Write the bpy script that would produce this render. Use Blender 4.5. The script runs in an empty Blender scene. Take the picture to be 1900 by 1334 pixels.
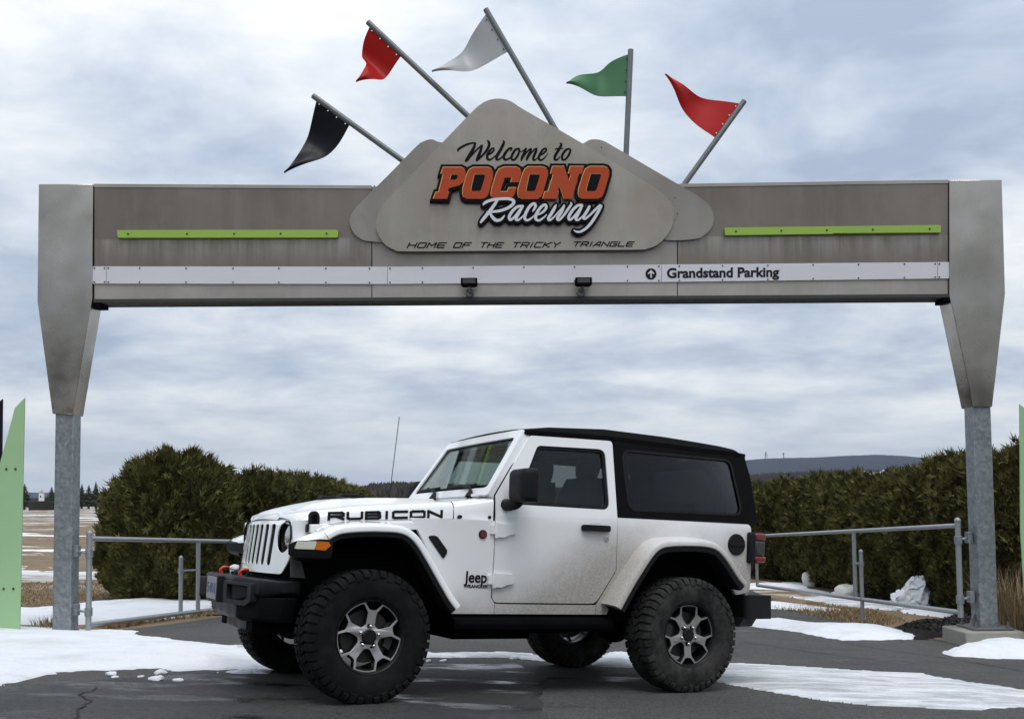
import bpy, bmesh, math, random
import numpy as np
from mathutils import Vector, Matrix, noise
from mathutils.geometry import tessellate_polygon
random.seed(7); np.random.seed(7)
sc = bpy.context.scene
COL = sc.collection
R = math.radians

# ---------------------------------------------------------------- camera
IMW, IMH, FPX, CX, CYP = 1900.0, 1334.0, 1900.0, 950.0, 821.0
CAM = Vector((0, 0, 1.281))
PITCH, ROLL = R(3.134), R(0.58)
_fw = Vector((0, math.cos(PITCH), math.sin(PITCH)))
_u0 = Vector((0, -math.sin(PITCH), math.cos(PITCH)))
_r0 = Vector((1, 0, 0))
RIGHT = math.cos(ROLL) * _r0 - math.sin(ROLL) * _u0
UP = math.sin(ROLL) * _r0 + math.cos(ROLL) * _u0
cam = bpy.data.cameras.new('camera')
cam.sensor_fit = 'HORIZONTAL'; cam.sensor_width = 36.0
cam.lens = 36.0 * FPX / IMW
cam.shift_y = (CYP - IMH / 2) / IMW
cam.clip_start = 0.05; cam.clip_end = 20000
co = bpy.data.objects.new('camera', cam); COL.objects.link(co)
co.matrix_world = Matrix(((RIGHT.x, UP.x, -_fw.x, CAM.x), (RIGHT.y, UP.y, -_fw.y, CAM.y), (RIGHT.z, UP.z, -_fw.z, CAM.z), (0, 0, 0, 1)))
sc.camera = co

# ---------------------------------------------------------------- world and sun (overcast)
SUN_EL, SUN_AZ = R(66), R(165)        # azimuth measured from +Y towards +X: high, a little behind the camera
wd = bpy.data.worlds.new('World'); sc.world = wd; wd.use_nodes = True
nt = wd.node_tree; N = nt.nodes; L = nt.links
for n in list(N): N.remove(n)
out = N.new('ShaderNodeOutputWorld'); bg = N.new('ShaderNodeBackground'); bg.inputs['Strength'].default_value = 1.0
sky = N.new('ShaderNodeTexSky'); sky.sky_type = 'NISHITA'; sky.sun_disc = False
sky.sun_elevation = SUN_EL; sky.sun_rotation = SUN_AZ
skm = N.new('ShaderNodeVectorMath'); skm.operation = 'SCALE'; skm.inputs['Scale'].default_value = 0.10
L.new(sky.outputs['Color'], skm.inputs[0])
tc = N.new('ShaderNodeTexCoord'); sp = N.new('ShaderNodeSeparateXYZ'); L.new(tc.outputs['Generated'], sp.inputs[0])
def wmath(op, a, b=None, clamp=False):
    m = N.new('ShaderNodeMath'); m.operation = op; m.use_clamp = clamp
    for i, v in enumerate((a, b)):
        if v is None: continue
        if isinstance(v, (int, float)): m.inputs[i].default_value = v
        else: L.new(v, m.inputs[i])
    return m.outputs[0]
zc = wmath('MAXIMUM', sp.outputs['Z'], 0.0)
den = wmath('ADD', zc, 0.20)
px_ = wmath('DIVIDE', sp.outputs['X'], den); py_ = wmath('DIVIDE', sp.outputs['Y'], den)
cmb = N.new('ShaderNodeCombineXYZ'); L.new(px_, cmb.inputs[0]); L.new(py_, cmb.inputs[1])
def wnoise(scale, detail, rough, sx=1.0, dist=0.0, off=0.0):
    mp = N.new('ShaderNodeMapping'); mp.inputs['Scale'].default_value = (sx, 1, 1); mp.inputs['Location'].default_value = (off, off * .7, 0)
    L.new(cmb.outputs[0], mp.inputs[0])
    t = N.new('ShaderNodeTexNoise'); t.inputs['Scale'].default_value = scale; t.inputs['Detail'].default_value = detail
    t.inputs['Roughness'].default_value = rough; t.inputs['Distortion'].default_value = dist
    L.new(mp.outputs[0], t.inputs['Vector']); return t.outputs['Fac']
def ramp(tree, fac, stops):
    r = tree.nodes.new('ShaderNodeValToRGB')
    while len(r.color_ramp.elements) < len(stops): r.color_ramp.elements.new(0.5)
    for e, (p, c) in zip(r.color_ramp.elements, stops):
        e.position = p; e.color = tuple(c) + (1,) if len(c) == 3 else c
    if fac is not None: tree.links.new(fac, r.inputs[0])
    return r.outputs[0]
n1 = wnoise(1.15, 5.0, 0.50, 0.95, 0.3, 5.0)
n2 = wnoise(3.4, 8.0, 0.60, 0.8, 0.25, 11.0)
mixn = wmath('ADD', wmath('MULTIPLY', n1, 0.60), wmath('MULTIPLY', n2, 0.40))
cloud = ramp(nt, mixn, [(0.38, (0.355, 0.42, 0.53)), (0.45, (0.47, 0.535, 0.635)), (0.51, (0.595, 0.648, 0.715)), (0.57, (0.725, 0.757, 0.795)), (0.64, (0.87, 0.882, 0.89))])
hzb = N.new('ShaderNodeMapRange'); hzb.interpolation_type = 'SMOOTHSTEP'; L.new(zc, hzb.inputs[0])
for i_, v_ in enumerate((0.0, 0.13, 0.6, 0.0)): hzb.inputs[i_ + 1].default_value = v_
hm = N.new('ShaderNodeMix'); hm.data_type = 'RGBA'; L.new(hzb.outputs[0], hm.inputs['Factor']); L.new(cloud, hm.inputs[6]); hm.inputs[7].default_value = (0.70, 0.735, 0.765, 1); cloud = hm.outputs[2]   # the pale band of thicker air low on the horizon
# an overcast sky is a little brighter overhead than at the horizon
cie = wmath('ADD', 0.86, wmath('MULTIPLY', zc, 0.60))
cl2 = N.new('ShaderNodeVectorMath'); cl2.operation = 'SCALE'; L.new(cloud, cl2.inputs[0]); L.new(cie, cl2.inputs['Scale'])
mx = N.new('ShaderNodeMix'); mx.data_type = 'RGBA'; mx.inputs['Factor'].default_value = 0.93
L.new(skm.outputs[0], mx.inputs['A']); L.new(cl2.outputs[0], mx.inputs['B'])
L.new(mx.outputs['Result'], bg.inputs['Color']); L.new(bg.outputs[0], out.inputs[0])

sl = bpy.data.lights.new('sun', 'SUN'); sl.energy = 1.4; sl.angle = R(32); sl.color = (1.0, 0.965, 0.91)
so = bpy.data.objects.new('sun', sl); COL.objects.link(so)
_sd = Vector((math.sin(SUN_AZ) * math.cos(SUN_EL), math.cos(SUN_AZ) * math.cos(SUN_EL), math.sin(SUN_EL)))
so.location = (0, 0, 30); so.rotation_euler = (-_sd).to_track_quat('-Z', 'Y').to_euler()
vs = sc.view_settings
vs.view_transform = 'Standard'; vs.look = 'None'; vs.exposure = 0.28; vs.gamma = 1.0; vs.use_curve_mapping = False
sc.render.engine = 'CYCLES'
sc.cycles.transparent_max_bounces = 24

# ---------------------------------------------------------------- photo-pixel helpers (a pixel gives only a direction)
def ray(u, v):
    return RIGHT * ((u - CX) / FPX) - UP * ((v - CYP) / FPX) + _fw
def at_depth(u, v, y):
    d = ray(u, v); return CAM + d * ((y - CAM.y) / d.y)
def on_plane(u, v, p0, n):
    d = ray(u, v); return CAM + d * ((p0 - CAM).dot(n) / d.dot(n))

# ground height: the forecourt falls away to the right and to the rear, then levels out
GX, GY = -0.0449, -0.0533
def H(x, y):
    xs = 16 * math.tanh(x / 16)
    ys = y if y < 11 else 11 + 4.0 * (1 - math.exp(-(y - 11) / 4.0))
    ys = max(ys, -4)
    t = min(1, max(0, (y - 9.3) / 3.2)); t = t * t * (3 - 2 * t)
    return GX * (xs + 1.3367) + GY * (ys - 7.1994) - .20 * t / (1 + math.exp(min(40, max(-40, (x + 3.4) / .6))))
def on_ground(u, v):
    d = ray(u, v); t = 3.0
    for i in range(4000):
        p = CAM + d * t
        if p.z <= H(p.x, p.y): break
        t *= 1.01
    lo, hi = t / 1.01, t
    for i in range(24):
        m = (lo + hi) / 2; p = CAM + d * m
        if p.z <= H(p.x, p.y): hi = m
        else: lo = m
    return CAM + d * hi

# ---------------------------------------------------------------- materials
MATS = {}
class MT:
    def __init__(s, name):
        s.m = bpy.data.materials.new(name); s.m.use_nodes = True; s.t = s.m.node_tree
        s.b = s.t.nodes['Principled BSDF']; MATS[name] = s.m
    def set(s, **k):
        for a, v in k.items():
            a = {'col': 'Base Color', 'rough': 'Roughness', 'metal': 'Metallic', 'coat': 'Coat Weight', 'crough': 'Coat Roughness', 'spec': 'Specular IOR Level', 'trans': 'Transmission Weight', 'alpha': 'Alpha', 'emc': 'Emission Color', 'ems': 'Emission Strength', 'sheen': 'Sheen Weight', 'sss': 'Subsurface Weight'}[a]
            i = s.b.inputs[a]
            if hasattr(v, 'links') or isinstance(v, bpy.types.NodeSocket): s.t.links.new(v, i)
            elif isinstance(v, tuple) and len(v) == 3: i.default_value = v + (1,)
            else: i.default_value = v
        return s
    def node(s, t, **k):
        n = s.t.nodes.new(t)
        for a, v in k.items(): setattr(n, a, v)
        return n
    def link(s, a, b): s.t.links.new(a, b)
    def coord(s, kind='Object', scale=(1, 1, 1)):
        tc = s.node('ShaderNodeTexCoord'); mp = s.node('ShaderNodeMapping'); mp.inputs['Scale'].default_value = scale
        s.link(tc.outputs[kind], mp.inputs[0]); return mp.outputs[0]
    def noise(s, scale, detail=5, rough=.55, sc=(1, 1, 1), kind='Object', dist=0.0):
        n = s.node('ShaderNodeTexNoise'); n.inputs['Scale'].default_value = scale; n.inputs['Detail'].default_value = detail
        n.inputs['Roughness'].default_value = rough; n.inputs['Distortion'].default_value = dist
        s.link(s.coord(kind, sc), n.inputs['Vector']); return n.outputs['Fac']
    def vor(s, scale, sc=(1, 1, 1), kind='Object', feature='F1', out='Distance'):
        n = s.node('ShaderNodeTexVoronoi', feature=feature); n.inputs['Scale'].default_value = scale
        s.link(s.coord(kind, sc), n.inputs['Vector']); return n.outputs[out]
    def xyz(s, kind='Object'):
        tc = s.node('ShaderNodeTexCoord'); sp = s.node('ShaderNodeSeparateXYZ'); s.link(tc.outputs[kind], sp.inputs[0]); return sp.outputs
    def math(s, op, a, b=None, clamp=False):
        m = s.node('ShaderNodeMath', operation=op, use_clamp=clamp)
        for i, v in enumerate((a, b)):
            if v is None: continue
            if isinstance(v, (int, float)): m.inputs[i].default_value = v
            else: s.link(v, m.inputs[i])
        return m.outputs[0]
    def mapr(s, v, a, b, c=0., d=1., smooth=True):
        m = s.node('ShaderNodeMapRange'); m.interpolation_type = 'SMOOTHSTEP' if smooth else 'LINEAR'
        s.link(v, m.inputs[0])
        for i, x in enumerate((a, b, c, d)): m.inputs[i + 1].default_value = x
        return m.outputs[0]
    def mix(s, f, a, b):
        m = s.node('ShaderNodeMix', data_type='RGBA')
        for k, v in (('Factor', f), ('A', a), ('B', b)):
            i = m.inputs[k] if k == 'Factor' else [q for q in m.inputs if q.name == k and q.type == 'RGBA'][0]
            if isinstance(v, tuple): i.default_value = v + (1,) if len(v) == 3 else v
            elif isinstance(v, (int, float)): i.default_value = v
            else: s.link(v, i)
        return [o for o in m.outputs if o.type == 'RGBA'][0]
    def ramp(s, fac, stops): return ramp(s.t, fac, stops)
    def bump(s, h, strength=.3, dist=.01):
        b = s.node('ShaderNodeBump'); b.inputs['Strength'].default_value = strength; b.inputs['Distance'].default_value = dist
        s.link(h, b.inputs['Height']); s.link(b.outputs[0], s.b.inputs['Normal']); return s
def simple(name, col, rough=.5, metal=0., var=.12, nscale=6., bump=0., bscale=60., **k):
    m = MT(name)
    if max(col) < .035 and 'spec' not in k: k['spec'] = .16
    n = m.noise(nscale, 6, .6)
    c = m.mix(n, tuple(x * (1 - var) for x in col), tuple(min(1, x * (1 + var)) for x in col))
    m.set(col=c, rough=m.mapr(m.noise(nscale * 2.3, 4), .3, .7, max(.02, rough - .07), min(1, rough + .07)), metal=metal, **k)
    if bump: m.bump(m.noise(bscale, 5, .6), bump, .005)
    return m

# vehicle paint: white with road dirt towards the sills and behind the wheels
def paint(name, base):
    m = MT(name); x, y, z = m.xyz()
    zt = m.math('ADD', .66, m.math('MULTIPLY', m.math('SUBTRACT', m.math('MULTIPLY', x, -1.), .85, True), .50))
    d = m.math('SUBTRACT', zt, z)
    d = m.math('ADD', d, m.math('MULTIPLY', m.math('SUBTRACT', m.noise(3.5, 6, .6), .5), .30))
    k1 = m.mapr(d, -.18, .30, 0, .85)
    gr = m.mapr(m.noise(80, 5, .75), .30, .70, .72, 1.08)
    sill = m.mapr(z, .50, .64, .85, 0)
    rear = m.mapr(x, -.5, -.7)          # the front flare stays clean
    k = m.math('MULTIPLY', m.math('MULTIPLY', m.math('MAXIMUM', k1, sill), gr), rear, True)
    dirt = m.mix(m.noise(9, 4), (.235, .20, .16), (.33, .29, .24))
    c = m.mix(k, base, dirt)
    m.set(col=c, rough=m.mapr(k, 0, .6, .16, .62), coat=m.mapr(k, 0, .5, .7, .0), crough=.05)
    return m
paint('paint_white', (.84, .85, .855))
simple('black_plastic', (.011, .011, .012), .55, var=.3, bump=.15, bscale=220)
simple('black_steel', (.015, .016, .018), .5, var=.35, nscale=4, bump=.12, bscale=160)
simple('frame_steel', (.026, .027, .030), .5, var=.3, spec=.35)
simple('black_fabric', (.0060, .0060, .0068), .9, var=.25, bump=.35, bscale=380, spec=.08)
simple('deep_black', (.003, .003, .0035), .9, var=.2, spec=.05)
simple('interior', (.022, .023, .025), .75, var=.2, bump=.2, bscale=150)
m = MT('rubber'); x, y, z = m.xyz()
dust = m.mapr(m.noise(7, 5, .65), .40, .72, 0, .55)
m.set(col=m.mix(dust, (.0065, .0065, .007), (.022, .021, .020)), rough=.85, spec=.15).bump(m.noise(120, 4), .2, .003)
m = MT('rubber_dusty')
dust = m.mapr(m.noise(9, 6, .7), .32, .68, .1, 1.)
m.set(col=m.mix(dust, (.012, .012, .012), (.052, .050, .047)), rough=.9, spec=.12).bump(m.noise(120, 4), .2, .003)
m = MT('machined_alloy'); m.set(col=m.mix(m.noise(30, 5, .7), (.45, .445, .44), (.68, .675, .67)), rough=.36, metal=.75)
m = MT('machined_alloy_dusty'); m.set(col=m.mix(m.noise(24, 6, .7), (.20, .19, .175), (.42, .405, .38)), rough=.5, metal=.55)
simple('dark_alloy', (.02, .02, .021), .45, metal=.3)
simple('brake_iron', (.045, .043, .041), .6, metal=.3)
simple('chrome', (.75, .75, .76), .16, metal=1.)
simple('dull_grey', (.075, .078, .078), .6)
simple('grey_metal', (.17, .17, .17), .5, metal=.6)
simple('red_paint', (.55, .02, .015), .35, coat=.4)
m = MT('red_lens'); m.set(col=(.17, .008, .008), rough=.2, coat=.4)
m = MT('amber_lens'); m.set(col=(.62, .16, .01), rough=.2, coat=.6)
m = MT('clear_lens'); m.set(col=(.66, .68, .56), rough=.2, coat=.7)
m = MT('lamp_glass'); m.set(col=(.42, .44, .46), rough=.06, metal=.55, coat=1.)
simple('smoke_lens', (.035, .035, .038), .3, coat=.2)
simple('badge_red', (.16, .02, .02), .4)
simple('decal_black', (.010, .008, .009), .6)
simple('plate_white_shaded', (.27, .28, .30), .5)  # white plate greyed: the shade it sits in is put into the colour
simple('plate_blue', (.05, .07, .20), .45)
simple('vinyl_window', (.024, .023, .025), .3, var=.12, coat=.1)
def glass(name, tint, refl=1.0):
    m = MT(name); t = m.t
    tr = m.node('ShaderNodeBsdfTransparent'); tr.inputs[0].default_value = tint + (1,)
    gl = m.node('ShaderNodeBsdfGlossy'); gl.inputs['Roughness'].default_value = .015
    fr = m.node('ShaderNodeFresnel'); fr.inputs['IOR'].default_value = 1.5
    f = m.math('MULTIPLY', fr.outputs[0], refl, True)
    mx = m.node('ShaderNodeMixShader'); m.link(f, mx.inputs[0]); m.link(tr.outputs[0], mx.inputs[1]); m.link(gl.outputs[0], mx.inputs[2])
    m.link(mx.outputs[0], t.nodes['Material Output'].inputs['Surface']); t.nodes.remove(m.b)
glass('windscreen_glass', (.88, .98, .95), .62)
glass('door_glass', (.74, .78, .74), .55)
glass('rear_glass', (.30, .31, .31), .5)
glass('vinyl_pane', (.56, .56, .56), .5)

# gateway metals
def weathered(name, a, b, streak, rough=.45, metal=.35):
    m = MT(name)
    c = m.mix(m.mapr(m.noise(.8, 3 if name == 'cladding_column' else 6, .5), .3, .7), a, b)
    st = m.mapr(m.noise(1.0, 6, .65, (4, 4, .35)), .45, .75, 0, .40)
    c = m.mix(st, c, streak)
    if name == 'cladding_beam':     # washed streaks under the lime bars
        x, y, z = m.xyz(); fall = m.math('MULTIPLY', m.mapr(z, 4.50, 4.82, .10, 1.), m.mapr(z, 4.83, 4.86, 1, 0))
        c = m.mix(m.math('MULTIPLY', fall, m.mapr(m.noise(1.0, 6, .7, (7, 7, .3)), .38, .62, .1, .75), True), c, (.36, .335, .295))
    bl = m.mapr(m.noise(2.2, 7, .7), .45, .75, 0, .35)
    if name == 'cladding_column': bl = m.mapr(m.noise(1.1, 3, .5), .40, .70, 0, .5)
    c = m.mix(bl, c, tuple(x * .72 for x in a))
    m.set(col=c, rough=m.mapr(m.noise(3, 5), .3, .7, rough - .08, rough + .1), metal=metal)
    m.bump(m.noise(1.3, 1.0, .4), .10, .02)
    return m
weathered('cladding_beam', (.165, .138, .113), (.220, .191, .164), (.275, .247, .217), .40, .5)
weathered('cladding_centre', (.265, .240, .212), (.325, .300, .270), (.36, .335, .305), .40, .5)
weathered('cladding_column', (.33, .302, .258), (.50, .465, .41), (.40, .375, .34), .24, .92)
weathered('cladding_strip', (.34, .316, .280), (.43, .403, .365), (.28, .258, .228), .45, .4)
weathered('plaque_metal', (.290, .256, .213), (.370, .333, .286), (.43, .395, .350), .34, .6)
weathered('plaque_back', (.245, .222, .192), (.315, .289, .255), (.36, .333, .30), .34, .6)
m = MT('galvanised')
c = m.ramp(m.vor(26, out='Color'), [(.0, (.17, .19, .205)), (.5, (.235, .255, .27)), (1., (.32, .34, .355))])
c = m.mix(m.mapr(m.noise(7, 6, .7), .5, .75, 0, .7), c, (.42, .44, .455))
m.set(col=c, rough=.5, metal=.5)
m = MT('galvanised_pipe'); m.set(col=m.mix(m.noise(9, 6, .7), (.25, .265, .275), (.40, .415, .42)), rough=.45, metal=.5)
simple('pole_steel', (.17, .185, .185), .5, metal=.5, var=.25, nscale=9)
simple('dark_steel', (.05, .05, .05), .6, metal=.3)
simple('sign_white', (.66, .66, .69), .4, var=.05, nscale=2)
simple('sign_ink', (.012, .013, .016), .5)
simple('lime_paint', (.30, .47, .065), .4, var=.06, nscale=1.5)
simple('mint_paint', (.335, .53, .285), .5, var=.06, nscale=1.3)
simple('fin_black', (.012, .006, .018), .4)
simple('letter_orange', (.42, .065, .020), .6, var=.08, spec=.2)
simple('letter_yellow', (.72, .42, .13), .45)
simple('letter_black', (.007, .007, .008), .6, spec=.08)
simple('letter_white', (.66, .67, .70), .4, var=.06)
simple('flag_black', (.008, .009, .012), .35, var=.3, spec=.12)
simple('flag_red', (.43, .012, .009), .45, spec=.2, var=.18, nscale=3)
simple('flag_grey', (.42, .435, .44), .38, var=.1, nscale=2)
simple('flag_green', (.045, .17, .065), .45, var=.1, nscale=3)
simple('concrete', (.27, .26, .225), .85, var=.25, nscale=9, bump=.4, bscale=90)

# ground materials
m = MT('asphalt')
P = m.noise(.55, 5, .55)
base = m.mix(m.mapr(P, .35, .65), (.105, .103, .100), (.140, .136, .130))
agg = m.mapr(m.noise(150, 3, .8, kind='Object'), .3, .75)
base = m.mix(agg, m.mix(.62, base, (.012, .012, .012)), base)
base = m.mix(m.mapr(m.noise(30, 5, .9), .44, .60, 0, .8), base, (.026, .026, .026))
base = m.mix(m.mapr(m.noise(3.2, 6, .6, (.35, 1.6, 1)), .52, .70, 0, .45), base, (.035, .035, .036))
fl = m.mapr(m.vor(48), .06, .22, 1, 0)
base = m.mix(m.math('MULTIPLY', fl, .55), base, (.30, .295, .28))
wet = m.mapr(m.noise(.6, 5, .6, (1, 1.6, 1)), .56, .66, 0, .8)
base = m.mix(wet, base, m.mix(.45, base, (.018, .018, .02)))
m.set(col=base, rough=m.mapr(wet, 0, 1, .85, .32), spec=.3)
m.bump(m.math('MULTIPLY', m.noise(150, 3, .8), m.mapr(wet, 0, 1, 1., .35)), .5, .006)
m = MT('asphalt_wet')
base = m.mix(m.mapr(m.noise(1.3, 6, .6), .35, .65), (.032, .032, .033), (.055, .054, .052))
fl = m.mapr(m.vor(48), .06, .22, 1, 0); agg = m.noise(150, 3, .8)
base = m.mix(m.mapr(m.noise(30, 5, .9), .44, .60, 0, .8), base, (.008, .008, .009))
base = m.mix(m.math('MULTIPLY', fl, .5), base, (.20, .195, .19))
wet = m.mapr(m.noise(1.1, 6, .6, (1, 2.2, 1)), .46, .68)
m.set(col=base, rough=m.mapr(wet, 0, 1, .75, .17), spec=.5)
m.bump(m.math('MULTIPLY', agg, m.mapr(wet, 0, 1, 1., .3)), .5, .006)
simple('tar', (.014, .014, .015), .6)
m = MT('snow')
c = m.mix(m.mapr(m.noise(1.6, 7, .65), .42, .75, 0, .8), (.82, .84, .87), (.62, .635, .66))
c = m.mix(m.mapr(m.noise(38, 4, .7), .60, .78, 0, .35), c, (.45, .44, .43))
m.set(col=c, rough=.7, spec=.3)
m.bump(m.math('ADD', m.noise(7, 7, .65), m.math('MULTIPLY', m.noise(60, 4, .7), .35)), .7, .05)
m = MT('snow_thin')
n = m.mapr(m.noise(1.8, 8, .70, (1, 3.2, 1), dist=.3), .34, .66)
c = m.mix(n, (.80, .82, .85), (.40, .41, .425))
c = m.mix(m.mapr(m.noise(30, 5, .75), .52, .72, 0, .55), c, (.30, .30, .305))
m.set(col=c, rough=.6, spec=.3).bump(m.noise(14, 7, .7), .6, .03)
m = MT('turf')
g = m.mix(m.mapr(m.noise(1.1, 7, .65), .3, .7), (.165, .110, .058), (.255, .185, .105))
g = m.mix(m.mapr(m.noise(45, 4, .7), .4, .7, 0, .6), g, (.085, .055, .03))
x, y, z = m.xyz()
sn = m.noise(.26, 8, .66, (.5, 1.0, 1), dist=.9)
far = m.mapr(y, 17, 26, 0, 1)
msk = m.math('MULTIPLY', m.mapr(sn, .535, .565), far)
m.set(col=m.mix(msk, g, (.80, .82, .85)), rough=.85).bump(m.noise(30, 5, .7), .5, .03)
m = MT('dry_grass'); r_ = m.node('ShaderNodeNewGeometry').outputs['Random Per Island']
m.set(col=m.ramp(r_, [(0, (.16, .105, .05)), (.5, (.27, .19, .10)), (1, (.36, .28, .17))]), rough=.8)
m = MT('mulch_bits'); r_ = m.node('ShaderNodeNewGeometry').outputs['Random Per Island']
m.set(col=m.ramp(r_, [(0, (.010, .008, .007)), (.6, (.028, .022, .019)), (1, (.06, .048, .04))]), rough=.85)
simple('mulch', (.018, .014, .012), .9, var=.5, nscale=25, bump=.8, bscale=60)
m = MT('bark_mulch'); m.set(col=m.mix(m.noise(20, 6, .7), (.05, .028, .015), (.15, .09, .05)), rough=.9).bump(m.noise(50, 4), .8, .03)
def foliage(name, lo, mid, hi):
    m = MT(name); g = m.node('ShaderNodeNewGeometry')
    c = m.ramp(g.outputs['Random Per Island'], [(0, lo), (.55, mid), (1, hi)])
    c = m.mix(m.mapr(m.noise(1.7, 5, .6), .38, .72, 0, .5), c, (.135, .110, .040))
    m.set(col=c, rough=.8, spec=.06)
foliage('thuja', (.042, .046, .015), (.086, .088, .029), (.155, .140, .050))
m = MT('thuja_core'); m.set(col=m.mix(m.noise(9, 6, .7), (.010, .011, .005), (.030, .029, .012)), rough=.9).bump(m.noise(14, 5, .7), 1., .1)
foliage('conifer', (.018, .028, .016), (.028, .040, .022), (.04, .05, .03))
simple('bark', (.09, .065, .045), .9, var=.35, nscale=20, bump=.6, bscale=40)
m = MT('far_wood'); r_ = m.node('ShaderNodeNewGeometry').outputs['Random Per Island']
m.set(col=m.ramp(r_, [(0, (.045, .037, .036)), (.7, (.085, .068, .062)), (1, (.075, .080, .06))]), rough=.95)
m = MT('hill_wood'); m.set(col=m.mix(m.noise(.012, 8, .7), (.022, .022, .024), (.048, .044, .043)), rough=.95, spec=.1)
simple('rock_white', (.62, .61, .58), .8, var=.2, nscale=6, bump=.6, bscale=25)
simple('house_wall', (.55, .54, .50), .8); simple('roof_grey', (.30, .29, .29), .7); simple('white_paint', (.75, .75, .76), .6)
simple('dark_hedge', (.03, .028, .018), .9, var=.4)

m = MT('haze_air'); pv = m.node('ShaderNodeVolumePrincipled'); pv.inputs['Color'].default_value = (.52, .68, .97, 1); pv.inputs['Density'].default_value = .00008; pv.inputs['Anisotropy'].default_value = .2
m.t.nodes.remove(m.b); m.link(pv.outputs[0], m.t.nodes['Material Output'].inputs['Volume'])

# ---------------------------------------------------------------- mesh builder
def tess(outer, holes=()):
    loops = [[Vector((p[0], p[1], 0)) for p in outer]] + [[Vector((p[0], p[1], 0)) for p in h] for h in holes]
    tris = tessellate_polygon(loops)
    pts = [p for l in loops for p in l]
    return pts, tris
def rounded(poly, r, seg=5):
    n = len(poly); o = []
    rs = r if isinstance(r, (list, tuple)) else [r] * n
    for i in range(n):
        p0, p1, p2 = Vector(poly[i - 1]), Vector(poly[i]), Vector(poly[(i + 1) % n])
        rr = rs[i]
        if rr <= 0: o.append(tuple(p1)); continue
        a = (p0 - p1); b = (p2 - p1); la, lb = a.length, b.length
        a.normalize(); b.normalize()
        ang = math.acos(max(-1, min(1, a.dot(b))))
        d = min(rr / max(math.tan(ang / 2), 1e-4), la * .48, lb * .48)
        s, e = p1 + a * d, p1 + b * d
        for k in range(seg + 1):
            t = k / seg
            o.append(tuple(s * (1 - t) ** 2 + p1 * 2 * t * (1 - t) + e * t * t))
    return o
def offset_poly(poly, d):
    n = len(poly); o = []
    area = sum(poly[i - 1][0] * poly[i][1] - poly[i][0] * poly[i - 1][1] for i in range(n))
    s = 1 if area > 0 else -1
    for i in range(n):
        p0, p1, p2 = Vector(poly[i - 1]), Vector(poly[i]), Vector(poly[(i + 1) % n])
        e1 = (p1 - p0).normalized(); e2 = (p2 - p1).normalized()
        n1 = Vector((e1.y, -e1.x)) * s; n2 = Vector((e2.y, -e2.x)) * s
        k = n1 + n2; l = max(k.length, .35); k = k / l
        o.append(tuple(p1 + k * (d * min(1.45, 1 / max(.5, k.normalized().dot(n1) if k.length > 1e-6 else 1)))))
    return o
def spline(pts, n=8, closed=False):
    P = [Vector(p) for p in pts]; o = []; m = len(P)
    for i in range(m if closed else m - 1):
        if closed: a, b, c, d = P[i - 1], P[i], P[(i + 1) % m], P[(i + 2) % m]
        else: a, b, c, d = P[max(i - 1, 0)], P[i], P[i + 1], P[min(i + 2, m - 1)]
        for k in range(n):
            t = k / n
            o.append(.5 * ((2 * b) + (c - a) * t + (2 * a - 5 * b + 4 * c - d) * t * t + (3 * b - a - 3 * c + d) * t ** 3))
    if not closed: o.append(P[-1])
    return o
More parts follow.
